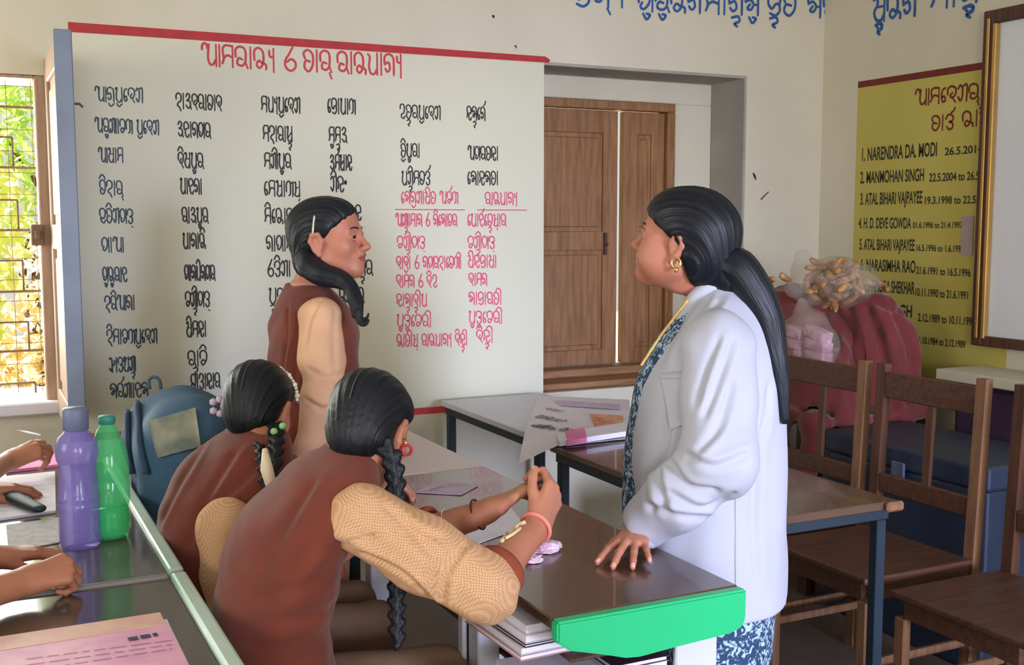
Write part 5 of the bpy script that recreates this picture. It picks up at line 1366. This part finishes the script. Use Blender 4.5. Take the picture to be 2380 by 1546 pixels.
# ------------------------------------------------------------------ details laid onto finished surfaces
from mathutils.bvhtree import BVHTree
def bvh_of(o):
    b = base_of(o)
    return BVHTree.FromPolygons([tuple(Vector(v.co) + b) for v in o.data.vertices], [list(p.vertices) for p in o.data.polygons])
def hit(bvh, x, y, lift=0.0015):
    r = Vector(ray(x, y)).normalized(); p, n, i, d = bvh.ray_cast(Vector(CP), r)
    if p is None: return None
    if n.dot(r) > 0: n = -n
    return np.array(p + n * lift)
def seam(name, bvh, pts, rad, mat, parent, n=6, lift=0.0008):
    P = [hit(bvh, p[0], p[1], lift) for p in smooth_poly([(a, b, 0) for a, b in pts], n)]
    P = [p for p in P if p is not None]
    if len(P) > 2: return tube(name, P, rad, mat, parent, 6)
cb_ = bvh_of(coat)
def patch(name, bvh, quad, n, mat, parent, lift=0.0035):
    """cloth patch following the surface under it, with its own thickness"""
    q = [np.array(p, float) for p in quad]; V = []; V2 = []; Fc = []
    for i in range(n + 1):
        for j in range(n + 1):
            u, w = i / n, j / n
            p = (q[0] * (1 - u) + q[1] * u) * (1 - w) + (q[3] * (1 - u) + q[2] * u) * w
            h1 = hit(bvh, p[0], p[1], lift); h0 = hit(bvh, p[0], p[1], 0.0002)
            if h1 is None: return None
            V.append(h1); V2.append(h0)
    o = len(V)
    for i in range(n):
        for j in range(n): a = i * (n + 1) + j; Fc.append([a, a + n + 1, a + n + 2, a + 1])
    rim = [i * (n + 1) for i in range(n + 1)] + [n * (n + 1) + j for j in range(1, n + 1)] + [i * (n + 1) + n for i in range(n - 1, -1, -1)] + [j for j in range(n - 1, 0, -1)]
    for i in range(len(rim)):
        a, b2 = rim[i], rim[(i + 1) % len(rim)]; Fc.append([a, b2, b2 + o, a + o])
    return from_arrays(name, V + V2, Fc, mat, parent)
pk = patch('pocket', cb_, [(1538, 868), (1600, 862), (1592, 985), (1560, 1000)], 10, MT['coat'], coat, 0.0045)
MT['seam'] = M('coat_seam_shadow', (178, 178, 196), 0.85, 0.05, 20)
seam('seam', cb_, [(1708, 1120), (1709, 1200), (1709, 1300), (1710, 1385)], 0.0013, MT['seam'], coat)
seam('seam', cb_, [(1543, 881), (1568, 880), (1596, 877)], 0.0012, MT['seam'], coat, lift=0.005)

# ------------------------------------------------------------------ bottles
pb = onz(187, 1272, TOPZ); gb = onz(258, 1250, TOPZ)
t = thing('water_bottle', 'purple water bottle with grey cap at the left desk', 'bottle', tuple(pb), 'water bottles on the left desk')
prof = [(0.0, 0.001), (0.036, 0.001), (0.041, 0.006), (0.042, 0.02), (0.0415, 0.085), (0.043, 0.09), (0.0435, 0.097), (0.041, 0.102), (0.0435, 0.108), (0.0435, 0.114), (0.041, 0.12), (0.039, 0.15), (0.037, 0.17), (0.038, 0.185), (0.0425, 0.195), (0.044, 0.205), (0.043, 0.225), (0.036, 0.243), (0.026, 0.252), (0.0235, 0.256)]
lathe('bottle_body', prof, pb, MT['purplebottle'], t, 48, lambda i, a: 0.012 * math.cos(16 * a) if 11 <= i <= 13 else 0)
lathe('cap', [(0.0235, 0.2565), (0.026, 0.258), (0.0265, 0.30), (0.024, 0.305), (0.0, 0.306)], pb, MT['capgrey'], t, 40, lambda i, a: 0.012 * math.cos(30 * a) if 1 <= i <= 2 else 0)
t = thing('water_bottle', 'green plastic bottle with tapering shoulders on the left desk edge', 'bottle', tuple(gb), 'water bottles on the left desk')
prof = [(0.0, 0.004), (0.026, 0.001), (0.036, 0.003), (0.041, 0.014), (0.042, 0.03), (0.040, 0.060), (0.0385, 0.070), (0.042, 0.078), (0.0435, 0.09), (0.0435, 0.13), (0.042, 0.134), (0.0435, 0.138), (0.0435, 0.168), (0.040, 0.195), (0.031, 0.222), (0.022, 0.243), (0.016, 0.252), (0.015, 0.256)]
lathe('bottle_body', prof, gb, MT['greenbottle'], t, 48, lambda i, a: 0.02 * math.cos(10 * a) if i in (3, 4, 5) else 0)
lathe('cap', [(0.015, 0.2565), (0.0175, 0.258), (0.0175, 0.272), (0.016, 0.275), (0.0, 0.2755)], gb, MT['capgreen'], t, 36, lambda i, a: 0.02 * math.cos(24 * a) if 1 <= i <= 2 else 0)
lathe('water', [(0.0, 0.0065), (0.034, 0.0065), (0.0385, 0.016), (0.0395, 0.03), (0.0375, 0.060), (0.0365, 0.068), (0.0, 0.069)], gb, glassy('green_tinted_water', (96, 220, 150), 0.03, 0.5), t, 36)

# ------------------------------------------------------------------ sheets, books and notebooks
def sheet(name, corners, mat, thick=0.0012, n=10, wav=0.0, seedv=1, parent=None, droop=None, z=TOPZ + 0.0008):
    """paper laid flat: corners are points read on the photograph, carried onto the tabletop plane"""
    C = [np.array(c, float) if len(c) == 3 else onz(c[0], c[1], z) for c in corners]
    w = waves(seedv, (30, 30, 0), wav) if wav else None
    T_ = []; B_ = []
    for i in range(n + 1):
        for j in range(n + 1):
            u, v = i / n, j / n
            p = (C[0] * (1 - u) + C[1] * u) * (1 - v) + (C[3] * (1 - u) + C[2] * u) * v
            p = p.copy()
            if w: p[2] += abs(float(w(p[0], p[1], 0.0)))
            if droop: p[2] += droop(u, v)
            T_.append(p + (0, 0, thick)); B_.append(p)
    V = T_ + B_; o = len(T_); Fc = []
    for i in range(n):
        for j in range(n):
            a = i * (n + 1) + j; Fc.append([a, a + n + 1, a + n + 2, a + 1]); Fc.append([o + a, o + a + 1, o + a + n + 2, o + a + n + 1])
    rim = [i * (n + 1) for i in range(n + 1)] + [n * (n + 1) + j for j in range(1, n + 1)] + [i * (n + 1) + n for i in range(n - 1, -1, -1)] + [j for j in range(n - 1, 0, -1)]
    for i in range(len(rim)): a, b2 = rim[i], rim[(i + 1) % len(rim)]; Fc.append([a, b2, b2 + o, a + o])
    return from_arrays(name, V, Fc, mat, parent, smooth=False)
def ink_lines(name, rows_, z, mat, parent):
    parts = []
    for (xa, ya, xb, yb, wd, k) in rows_:
        r = random.Random(int(xa * 7 + ya)); x = 0.0
        while x < 1:
            L = min(1, x + r.uniform(0.05, 0.14) * k)
            a = onz(xa + (xb - xa) * x, ya + (yb - ya) * x, z); b = onz(xa + (xb - xa) * L, ya + (yb - ya) * L, z)
            d = unit(b - a); nn = np.array([-d[1], d[0], 0]) * wd * 0.5
            parts.append(([a - nn, b - nn, b + nn, a + nn], [[0, 1, 2, 3]])); x = L + 0.03 * k
    v, f = merge(parts); return from_arrays(name, v, f, mat, parent, smooth=False)
# poster sheet over the gap between the two far desks
po = thing('poster_sheet', 'printed white sheet lying across the two dark framed desks', 'paper', tuple(onz(1330, 985, TOPZ)))
dr = lambda u, v: 0.0
sheet('sheet', [(1252, 922), (1462, 930), (1470, 1020), (1205, 1046)], MT['paper'], n=12, parent=po, wav=0.003, seedv=4, z=TOPZ + 0.003, droop=lambda u, v: -0.045 * max(0, v - 0.75) / 0.25 * max(0, 1 - u * 3.2))
def flat_text(name, items, z, mat, parent, weight=1.3):
    for text, xa, ya, xb, yb, h in items:
        A_, B_ = onz(xa, ya, z), onz(xb, yb, z); eu = unit(B_ - A_); ev = np.array([-eu[1], eu[0], 0.0])
        lettering(name, [(text, 0.0, 0.0, float(np.linalg.norm(B_ - A_)), 0.0, h)], lambda u, v, l: tuple(A_ + eu * u + ev * v + np.array([0, 0, l])), mat, parent, weight, 0.0002)
flat_text('lettering', [('ଆମ', 1236, 968, 1266, 974, 0.045), ('ପାଠ', 1266, 974, 1300, 981, 0.045), ('ଗଣିତ', 1230, 990, 1268, 997, 0.045), ('ଓ ବିଜ', 1274, 998, 1325, 1003, 0.04), ('ଦଶମ', 1262, 950, 1296, 957, 0.03)], TOPZ + 0.0085, MT['ink'], po)
sheet('picture', [(1372, 962), (1448, 966), (1450, 994), (1384, 996)], M('poster_picture', (206, 110, 84), 0.6, rgb2=(226, 190, 150), scale=30), 0.0006, 6, parent=po, z=TOPZ + 0.009)
sheet('picture_border', [(1290, 930), (1440, 940), (1440, 952), (1300, 942)], MT['paperlilac'], 0.0006, 4, parent=po, z=TOPZ + 0.009)
bk = thing('booklet', 'closed white booklet with a pink band on the printed sheet', 'booklet', tuple(onz(1380, 1025, TOPZ)))
sheet('pages', [(1292, 1020), (1452, 992), (1455, 1014), (1300, 1038)], MT['paper'], 0.016, 4, parent=bk, z=TOPZ + 0.0115)
sheet('pink_band', [(1312, 1014), (1358, 1006), (1364, 1030), (1318, 1037)], MT['paperpink'], 0.0175, 4, parent=bk, z=TOPZ + 0.0113)
# sheets on the pale and brown desks
s1 = sheet('loose_page', [(1022, 1118), (1112, 1130), (1072, 1152), (962, 1146)], MT['paperlilac'], n=6, wav=0.002, seedv=8)
tag(s1, 'small pinkish page with a pen sketch on the pale desk', 'paper')
ink_lines('sketch', [(1000, 1138, 1035, 1130, 0.004, 1), (985, 1142, 1020, 1140, 0.003, 1), (1040, 1128, 1060, 1126, 0.003, 1)], TOPZ + 0.0045, MT['ink'], s1)
s2 = sheet('exercise_page', [(1030, 1222), (1178, 1168), (1222, 1226), (1062, 1282)], MT['paper'], n=6, wav=0.0015, seedv=9)
tag(s2, 'white exercise page under the forearms of the nearest girl', 'paper')
def crumple(label, px, py, r, seedv, mat):
    rr = np.random.default_rng(seedv); c = onz(px, py, TOPZ + r * 0.4)
    bm = bmesh.new(); bmesh.ops.create_icosphere(bm, subdivisions=3, radius=1.0)
    D_ = rr.normal(size=(26, 3)); D_ /= np.linalg.norm(D_, axis=1)[:, None]; A_ = rr.uniform(0.55, 1.25, 26)
    for v in bm.verts:
        n = np.array(v.co); k = int(np.argmax(D_ @ n)); q = n * A_[k] * r * np.array([1.25, 1.0, 0.55]) + rr.normal(size=3) * r * 0.035
        q = c + q; q[2] = max(q[2], TOPZ + 0.001); v.co = q
    o = bm_obj('crumpled_paper', bm, mat, None, False); tag(o, label, 'paper', 'crumpled papers beside the hands')
MT['pinkwhite'] = M('pink_white_paper', (236, 224, 234), 0.6, rgb2=(214, 150, 186), scale=34)
crumple('larger crumpled pink and white paper beside the girl\'s wrist', 1268, 1272, 0.026, 3, MT['pinkwhite'])
crumple('smaller crumpled white paper scrap nearer the desk edge', 1240, 1300, 0.016, 6, MT['pinkwhite'])
# left desks: pink book in front, pages behind
pk_ = thing('textbook', 'pink covered book lying on the near left desk', 'book', tuple(onz(220, 1500, TOPZ)))
sheet('pages', [(-60, 1520), (388, 1452), (440, 1560), (-60, 1660)], MT['paper'], 0.010, 2, parent=pk_)
sheet('cover', [(-62, 1518), (389, 1449), (445, 1560), (-62, 1664)], M('pink_book_cover', (216, 152, 184), 0.5, rgb2=(232, 176, 196), scale=22), 0.0016, 4, parent=pk_, z=TOPZ + 0.0112)
sheet('cover_strip', [(-62, 1490), (372, 1424), (386, 1452), (-62, 1522)], M('book_strip_peach', (226, 186, 160), 0.5, rgb2=(214, 160, 150), scale=20), 0.0006, 4, parent=pk_, z=TOPZ + 0.0130)
ink_lines('cover_mark', [(298, 1486, 366, 1474, 0.016, 3)], TOPZ + 0.0142, MT['ink'], pk_)
ink_lines('cover_lines', [(60, 1560 - i * 14, 400, 1508 - i * 10, 0.0025, 1) for i in range(3)], TOPZ + 0.0136, M('cover_print', (176, 92, 150), 0.6, 0.1, 20), pk_)
def flat(name, label, cat, corners, mat, thick=0.002, z=TOPZ + 0.0008, lines=None, **kw):
    o = sheet(name, corners, mat, thick, 4, z=z, **kw); tag(o, label, cat)
    if lines: ink_lines('ruling', lines, z + thick + 0.0008, MT['paperlilac'], o)
    return o
flat('notebook', 'open white notebook behind the purple bottle', 'notebook', [(-30, 1118), (128, 1100), (130, 1192), (-30, 1215)], MT['paper'], 0.006, lines=[(0, 1128 + i * 10, 122, 1114 + i * 10, 0.002, 4) for i in range(7)])
flat('pink_notebook', 'thin pink notebook under the farther left hand', 'notebook', [(10, 1072), (128, 1060), (134, 1086), (14, 1100)], MT['paperpink'], 0.008)
flat('worksheet', 'grey printed worksheet in front of the open notebook', 'paper', [(14, 1222), (140, 1204), (140, 1262), (20, 1284)], M('grey_page', (176, 172, 170), 0.7, rgb2=(150, 146, 146), scale=40), 0.002)
pc_ = Solid(); a_, b__ = onz(-30, 1128, TOPZ + 0.022), onz(92, 1182, TOPZ + 0.020)
pc_.cone(a_, b__, 0.028, 0.016, 0.01, flat=((0, 0, 1), 0.6)); o, _ = solid_obj('pencil_pouch', pc_, 0.004, M('dark_green_pouch', (44, 58, 60), 0.6, 0.2, 20), None, 1); tag(o, 'dark narrow pencil pouch lying over the open notebook', 'pouch')
v_, f_ = tube_arrays([onz(40, 1000, TOPZ + 0.006), onz(96, 1012, TOPZ + 0.006)], 0.004, 8)
o = from_arrays('pen', v_, f_, MT['paper']); tag(o, 'white pen lying beyond the farther left hand', 'pen')
# notebooks pushed onto the shelf of the green capped desk
def notebook(c, w, l, h, ang, label, cover):
    t = thing('exercise_book', label, 'notebook', tuple(c), 'exercise books on the desk shelf')
    Rz = Matrix.Rotation(ang, 3, 'Z')
    def slab(name, x, y, z0, z1, mat):
        bm = bmesh.new(); bx(bm, (c[0] - x / 2, c[1] - y / 2, c[2] + z0), (c[0] + x / 2, c[1] + y / 2, c[2] + z1), 0.0008, rot=Rz); bm_obj(name, bm, mat, t)
    slab('pages', w - 0.004, l - 0.006, 0.0012, h - 0.0012, MT['paper']); slab('back_cover', w, l, 0, 0.0011, cover); slab('front_cover', w, l, h - 0.0011, h, cover)
cv = [M('cover_white', (222, 218, 228), 0.5, 0.05, 15), M('cover_dark', (70, 44, 66), 0.5, 0.1, 15), M('cover_rose', (206, 150, 160), 0.5, 0.1, 15), M('cover_pale', (214, 212, 206), 0.5, 0.1, 15)]
words = ['lowest', 'second', 'third', 'fourth', 'topmost']; z = 0.6505
for k, (h, ci, ang) in enumerate(((0.010, 2, 0.04), (0.013, 0, 0.02), (0.006, 1, 0.05), (0.016, 0, 0.03), (0.018, 0, 0.01))):
    notebook((0.956 + 0.004 * k, 1.885, z), 0.165, 0.235, h, ang, words[k] + ' exercise book of the stack on the upper desk shelf', cv[ci]); z += h + 0.0006
z = 0.5585
for k, (h, ci, ang) in enumerate(((0.010, 2, -0.05), (0.014, 0, -0.07), (0.008, 1, -0.03), (0.016, 0, -0.05))):
    notebook((0.965, 1.80, z), 0.17, 0.17, h, ang, words[k] + ' exercise book of the left stack on the lower desk shelf', cv[ci]); z += h + 0.0006
z = 0.5585
for k, (h, ci, ang) in enumerate(((0.014, 0, 0.02), (0.010, 2, -0.03), (0.014, 0, 0.03), (0.010, 1, 0.0))):
    notebook((1.135, 1.845, z), 0.125, 0.17, h, ang, words[k] + ' exercise book of the right stack on the lower desk shelf', cv[ci]); z += h + 0.0006

# ------------------------------------------------------------------ blue school bag
bgc = V3(0.512, 3.05, 0.431)
bt = thing('school_bag', 'blue school bag with a carry loop standing on the far bench', 'bag', tuple(bgc))
s = Solid(); s.cone(bgc + V3(0, -0.09, 0.42), bgc + V3(0, 0.09, 0.42), 0.135, 0.135, 0.06); s.cone(bgc + V3(0, -0.10, 0.10), bgc + V3(0, 0.10, 0.10), 0.115, 0.115, 0.2)
s.cone(bgc + V3(0, -0.10, 0.10), bgc + V3(0, -0.09, 0.42), 0.11, 0.12, 0.08); s.cone(bgc + V3(0, 0.10, 0.10), bgc + V3(0, 0.09, 0.42), 0.11, 0.12, 0.08); s.ell(bgc + V3(0, 0, 0.26), (0.12, 0.19, 0.24), 0.05)
s.wedge([(bgc + V3(0, 0, 0.001), (0, 0, 1)), (bgc, (0, 0, 1))], bgc - 0.4, bgc + 0.4, 0.01)
s.disp = waves(200, (24, 24, 24), 0.010); bag, _ = solid_obj('bag_body', s, 0.007, MT['bagblue'], bt, 1)
bb = bvh_of(bag)
tube('carry_loop', smooth_poly([atd(348, 905, 3.12), atd(346, 884, 3.12), atd(358, 876, 3.12), atd(370, 884, 3.12), atd(374, 905, 3.12)], 5), 0.005, MT['bagblue'], bt, 8)
for nm, q, mt in (('pocket', [(352, 985), (455, 955), (466, 1040), (372, 1062)], MT['bagpatch']), ('flap', [(300, 930), (470, 905), (474, 940), (306, 972)], MT['bagblue'])):
    patch(nm, bb, q, 10, mt, bt, 0.012)
for xs_ in ((322, 326, 334, 346), (300, 302, 306, 314)):
    seam('strap', bb, [(xs_[0], 940), (xs_[1], 990), (xs_[2], 1050), (xs_[3], 1100)], 0.009, M('strap_navy', (44, 66, 92), 0.8, 0.1, 30), bt, 5, 0.006)

# ------------------------------------------------------------------ corner heap: maroon cloth, packets, snack bag
s = Solid()
s.ell((3.10, 3.72, 0.92), (0.20, 0.25, 0.26), 0.05); s.ell((3.28, 3.42, 0.90), (0.19, 0.22, 0.27), 0.08); s.ell((3.00, 3.50, 0.80), (0.16, 0.26, 0.20), 0.08); s.ell((3.36, 3.72, 0.92), (0.18, 0.22, 0.24), 0.06)
s.cone((2.86, 3.24, 0.70), (2.86, 3.86, 0.72), 0.035, 0.035, 0.06); s.cone((2.87, 3.24, 0.68), (3.42, 3.25, 0.70), 0.03, 0.03, 0.06)
s.cone((2.86, 3.26, 0.70), (2.84, 3.28, 0.38), 0.035, 0.05, 0.04); s.cone((2.85, 3.45, 0.70), (2.84, 3.46, 0.34), 0.04, 0.05, 0.05); s.cone((2.85, 3.64, 0.70), (2.83, 3.64, 0.40), 0.035, 0.05, 0.05)
s.wedge([((0, 0, 0.735), (0, 0, 1)), ((2.905, 0, 0), (-1, 0, 0)), ((0, 3.30, 0), (0, -1, 0))], (2.9, 3.2, 0.2), (3.7, 4.1, 0.75), 0.004)
w1 = waves(301, (30, 30, 9), 0.024); w2 = waves(302, (70, 70, 24), 0.010); s.disp = lambda X, Y, Z: w1(X, Y, Z) + w2(X, Y, Z)
o, _ = solid_obj('heap_cover_cloth', s, 0.009, MT['maroon'], None, 1); heap = o; tag(o, 'crumpled maroon cloth thrown over the heap in the corner', 'cloth')
# pink packets in a clear bag
pp = onX(1878, 812, 2.83)
t = thing('packet_bag', 'clear bag of pink and white packets before the maroon cloth', 'bag', tuple(pp))
for i in range(4):
    for j in range(2):
        c = onX(1850 + j * 52, 850 - i * 26 + j * 4, 2.82 - 0.0)
        bm = bmesh.new(); bx(bm, c - V3(0.026, 0.052, 0.020), c + V3(0.026, 0.052, 0.020), 0.005, rot=Matrix.Rotation(0.10 * (i - 1.5) + 0.1 * j, 3, 'X'), seg=2); bm_obj('packet', bm, MT['pinkpack'], t, True)
s = Solid(); c = onX(1876, 806, 2.82); s.ell(c, (0.075, 0.155, 0.135), 0.01); s.cone(c + V3(0, 0.0, 0.10), c + V3(-0.01, 0.03, 0.17), 0.05, 0.015, 0.04); s.disp = waves(310, (60, 60, 60), 0.012)
solid_obj('bag_film', s, 0.007, MT['clear'], t, 1)
sg = thing('snack_bag', 'clear plastic bag of golden snacks on top of the maroon cloth', 'bag', (3.15, 3.6, 1.1))
rr = np.random.default_rng(12); parts = []
cs = atd(1945, 655, 4.28)
for k in range(70):
    c = cs + rr.normal(size=3) * V3(0.075, 0.06, 0.035); d = rr.normal(size=3); d /= np.linalg.norm(d)
    parts.append(tube_arrays(smooth_poly([c - d * 0.035, c + rr.normal(size=3) * 0.008, c + d * 0.035], 3), [0.006, 0.011, 0.013, 0.013, 0.012, 0.011, 0.006], 7))
v, f = merge(parts); fo = from_arrays('snacks', v, f, MT['gold'], sg); fo['kind'] = 'stuff'
s = Solid(); s.ell(cs + V3(0.0, 0, 0.0), (0.15, 0.16, 0.095), 0.02); s.cone(cs + V3(-0.10, 0.06, 0.02), atd(1862, 600, 4.28), 0.05, 0.03, 0.05); s.cone(cs + V3(-0.12, 0.05, -0.03), atd(1845, 670, 4.2), 0.05, 0.035, 0.05)
s.disp = waves(311, (50, 50, 50), 0.014); solid_obj('bag_film', s, 0.009, MT['clear'], sg, 1)
# blue steel trunk behind the chairs
tk = thing('trunk', 'dark blue steel trunk on the floor behind the open backed chair', 'trunk', (3.05, 2.85, 0))
bm = bmesh.new(); bx(bm, (2.86, 2.45, 0.0), (3.26, 3.18, 0.60), 0.012, seg=2); bm_obj('body', bm, MT['steelblue'], tk)
bm = bmesh.new(); bx(bm, (2.85, 2.44, 0.6005), (3.27, 3.19, 0.68), 0.012, seg=2); bm_obj('lid', bm, MT['steelblue'], tk)
bm = bmesh.new(); bx(bm, (2.838, 2.78, 0.545), (2.8495, 2.84, 0.63), 0.004); bm_obj('hasp', bm, MT['capgrey'], tk)

# ------------------------------------------------------------------ two more girls at the left desks, only their hands reach into the picture
def left_girl(label, dy, sh, el, wr, hand, seedv, other):
    shL_ = V3(-0.33, 2.30 + dy, 0.93)
    root, Rr, hc_ = seated(label, -0.98, 0.13 + dy, unit((0.85, 0.1, -0.5)), V3(-0.26, 2.17 + dy, 1.10), 0.92,
        [(sh, el, wr, el + (wr - el) * 0.12), other], seedv, hands=[hand, dict(Fd=(0.9, 0.1, 0.0), Nb=(0, 0, 1), curls=((0.3, 0.4, 0.3),) * 4)], skin='skin')
    hair_cap('hair', hc_, Rr, 0.92, root, PL, None, grow=1.04)
    braid('braid', [hc_ + V3(-0.08, -0.05, -0.06), hc_ + V3(-0.11, -0.06, -0.2), hc_ + V3(-0.10, -0.06, -0.36)], 0.016, 0.012, root, 8)
wE = onz(58, 1352, 0.792)
left_girl('person at near left whose fist rests on the dark desk before the bottles', 0.0, V3(-0.34, 2.02, 0.92), V3(-0.14, 2.03, 0.795), wE,
    dict(Fd=(0.9, 0.25, 0.1), Nb=(0.15, -0.45, 0.85), curls=((1.0, 1.5, 1.0), (1.05, 1.55, 1.0), (1.1, 1.55, 1.0), (1.15, 1.5, 1.0)), thumb=(0.75, 0.35, -0.5)), 61,
    (V3(-0.34, 2.31, 0.92), V3(-0.18, 2.42, 0.80), V3(0.02, 2.40, 0.785), V3(-0.12, 2.42, 0.795)))
wF = onz(20, 1072, 0.812)
left_girl('person at far left whose hand writes beyond the purple bottle', 0.62, V3(-0.34, 2.64, 0.92), V3(-0.15, 2.72, 0.795), wF,
    dict(Fd=(0.88, 0.30, 0.25), Nb=(0.0, -0.5, 0.85), curls=((0.5, 0.7, 0.4), (0.6, 0.8, 0.5), (0.8, 0.9, 0.5), (0.9, 1.0, 0.5)), thumb=(0.85, 0.4, -0.15)), 65,
    (V3(-0.34, 2.93, 0.92), V3(-0.18, 3.05, 0.80), V3(0.0, 3.02, 0.785), V3(-0.12, 3.05, 0.80)))
bench('wooden bench at the far left under the persons beside the bottles', -0.62, -0.32, 1.80, 3.2)

# gold edging and chain at the woman's open neck
gp_ = [atd(1602, 694, 2.40), atd(1570, 735, 2.405), atd(1536, 780, 2.395), atd(1508, 822, 2.385), atd(1490, 850, 2.375)]
tube('kurta_edging', smooth_poly(gp_, 5), 0.0030, MT['goldtrim'], Dg, 8)
# parting lines on the two bent heads
def parting(hair_o, c, R, a0, a1, parent):
    bv = bvh_of(hair_o); P = []
    for t in np.linspace(a0, a1, 24):
        d = R @ V3(math.cos(t), 0.02, math.sin(t)); p, n, i, dd = bv.ray_cast(Vector(c + R @ V3(-0.015, 0, 0.04) + d * 0.4), Vector(-d))
        if p is not None: P.append(np.array(p) + np.array(n) * 0.0010)
    tube('parting', P, 0.0014, M('scalp_line', (84, 74, 70), 0.7, 0.1, 30), parent, 6)
for o_, c_, R_, pr_ in ((hairA, hA, RA, A), (hairB, hB, RB, B)): parting(o_, c_, R_, math.radians(60), math.radians(190), pr_)

# creases pressed into the clothes along lines read off the photograph
def crease(o, lines, depth, width):
    bv = bvh_of(o); b0 = np.array(base_of(o)); n = len(o.data.vertices)
    V = np.zeros(n * 3); o.data.vertices.foreach_get('co', V); V = V.reshape(-1, 3) + b0
    Nn = np.array([tuple(v.normal) for v in o.data.vertices]); D_ = np.zeros(n)
    for ln in lines:
        P = [hit(bv, p[0], p[1], 0.0) for p in smooth_poly([(a, c, 0) for a, c in ln], 6)]; P = [p for p in P if p is not None]
        if len(P) < 2: continue
        best = np.full(n, 9.0); off_ = np.zeros(n)
        for i in range(len(P) - 1):
            ab = P[i + 1] - P[i]; t = np.clip(((V - P[i]) @ ab) / (ab @ ab + 1e-9), 0, 1); q = V - P[i] - t[:, None] * ab
            d = np.linalg.norm(q, axis=1); u = (i + t) / (len(P) - 1); side = q @ unit(np.cross(ab, RT * 0.3 + FW))
            m = d < best; best[m] = d[m]; off_[m] = side[m]
        D_ += depth * (-np.exp(-(best / width) ** 2) + 0.75 * np.exp(-((off_ - 1.6 * width) / width) ** 2) * np.exp(-(best / (3 * width)) ** 2))
    V = V + Nn * D_[:, None] - b0
    o.data.vertices.foreach_set('co', V.ravel()); o.data.update()
def child(root, name): return [c for c in root.children if c.name.split('.')[0] == name]
crease(coat, [[(1668, 705), (1640, 760), (1606, 850)], [(1640, 700), (1606, 770), (1572, 840)], [(1560, 900), (1552, 1000), (1540, 1080)], [(1760, 1080), (1752, 1200), (1760, 1330)], [(1790, 900), (1775, 1000), (1730, 1090)]], 0.007, 0.010)
crease(coat_sl, [[(1668, 790), (1640, 860), (1620, 930)], [(1700, 800), (1664, 900), (1640, 960)], [(1700, 900), (1672, 990), (1630, 1040)], [(1560, 1150), (1630, 1182), (1700, 1150)], [(1520, 1180), (1580, 1200), (1640, 1205)], [(1600, 1060), (1660, 1085), (1730, 1060)], [(1560, 1080), (1600, 1130), (1660, 1140)], [(1500, 1120), (1512, 1180)], [(1530, 1100), (1545, 1170)]], 0.008, 0.010)
crease(child(A, 'vest')[0], [[(720, 1130), (655, 1240), (610, 1330)], [(800, 1140), (740, 1240), (690, 1330)], [(760, 1330), (690, 1370), (600, 1390)], [(840, 1360), (760, 1420), (660, 1450)]], 0.006, 0.014)
crease(child(A, 'sleeve')[0], [[(900, 1180), (960, 1230), (1020, 1250)], [(960, 1240), (1010, 1300), (1000, 1370)], [(1080, 1270), (1040, 1330), (1030, 1390)], [(850, 1290), (930, 1330), (1000, 1390)], [(780, 1260), (860, 1250)]], 0.006, 0.008)
crease(child(B, 'vest')[0], [[(470, 1040), (420, 1120), (380, 1200)], [(540, 1060), (480, 1160), (440, 1260)], [(600, 1080), (540, 1140), (470, 1180)]], 0.006, 0.014)
crease(child(Cg, 'vest')[0], [[(668, 720), (664, 800), (652, 880)], [(690, 730), (690, 820), (684, 920)], [(836, 740), (842, 800), (838, 860)]], 0.006, 0.008)
crease(child(Cg, 'sleeve')[0], [[(748, 690), (722, 740), (712, 790)], [(780, 720), (776, 800), (780, 860)], [(720, 860), (760, 880), (790, 870)], [(712, 930), (750, 950), (785, 940)]], 0.004, 0.008)
# cord tied round the nearest girl's right forearm
ab_ = bvh_of(child(A, 'body')[0])
seam('wrist_cord', ab_, [(1166, 1262), (1180, 1244), (1190, 1240), (1202, 1224), (1222, 1216)], 0.0042, MT['cordcream'], A, 4, 0.002)
seam('wrist_cord', ab_, [(1176, 1256), (1192, 1246), (1210, 1232)], 0.0034, MT['cordcream'], A, 4, 0.004)

crease(heap, [[(1860, 700), (1880, 740), (1940, 800)], [(1930, 705), (1970, 770), (2000, 850)], [(2015, 715), (2040, 780), (2056, 840)], [(1970, 720), (1992, 790), (1996, 860)], [(2085, 735), (2110, 790), (2120, 840)], [(2040, 705), (2090, 720), (2130, 760)]], 0.024, 0.022)
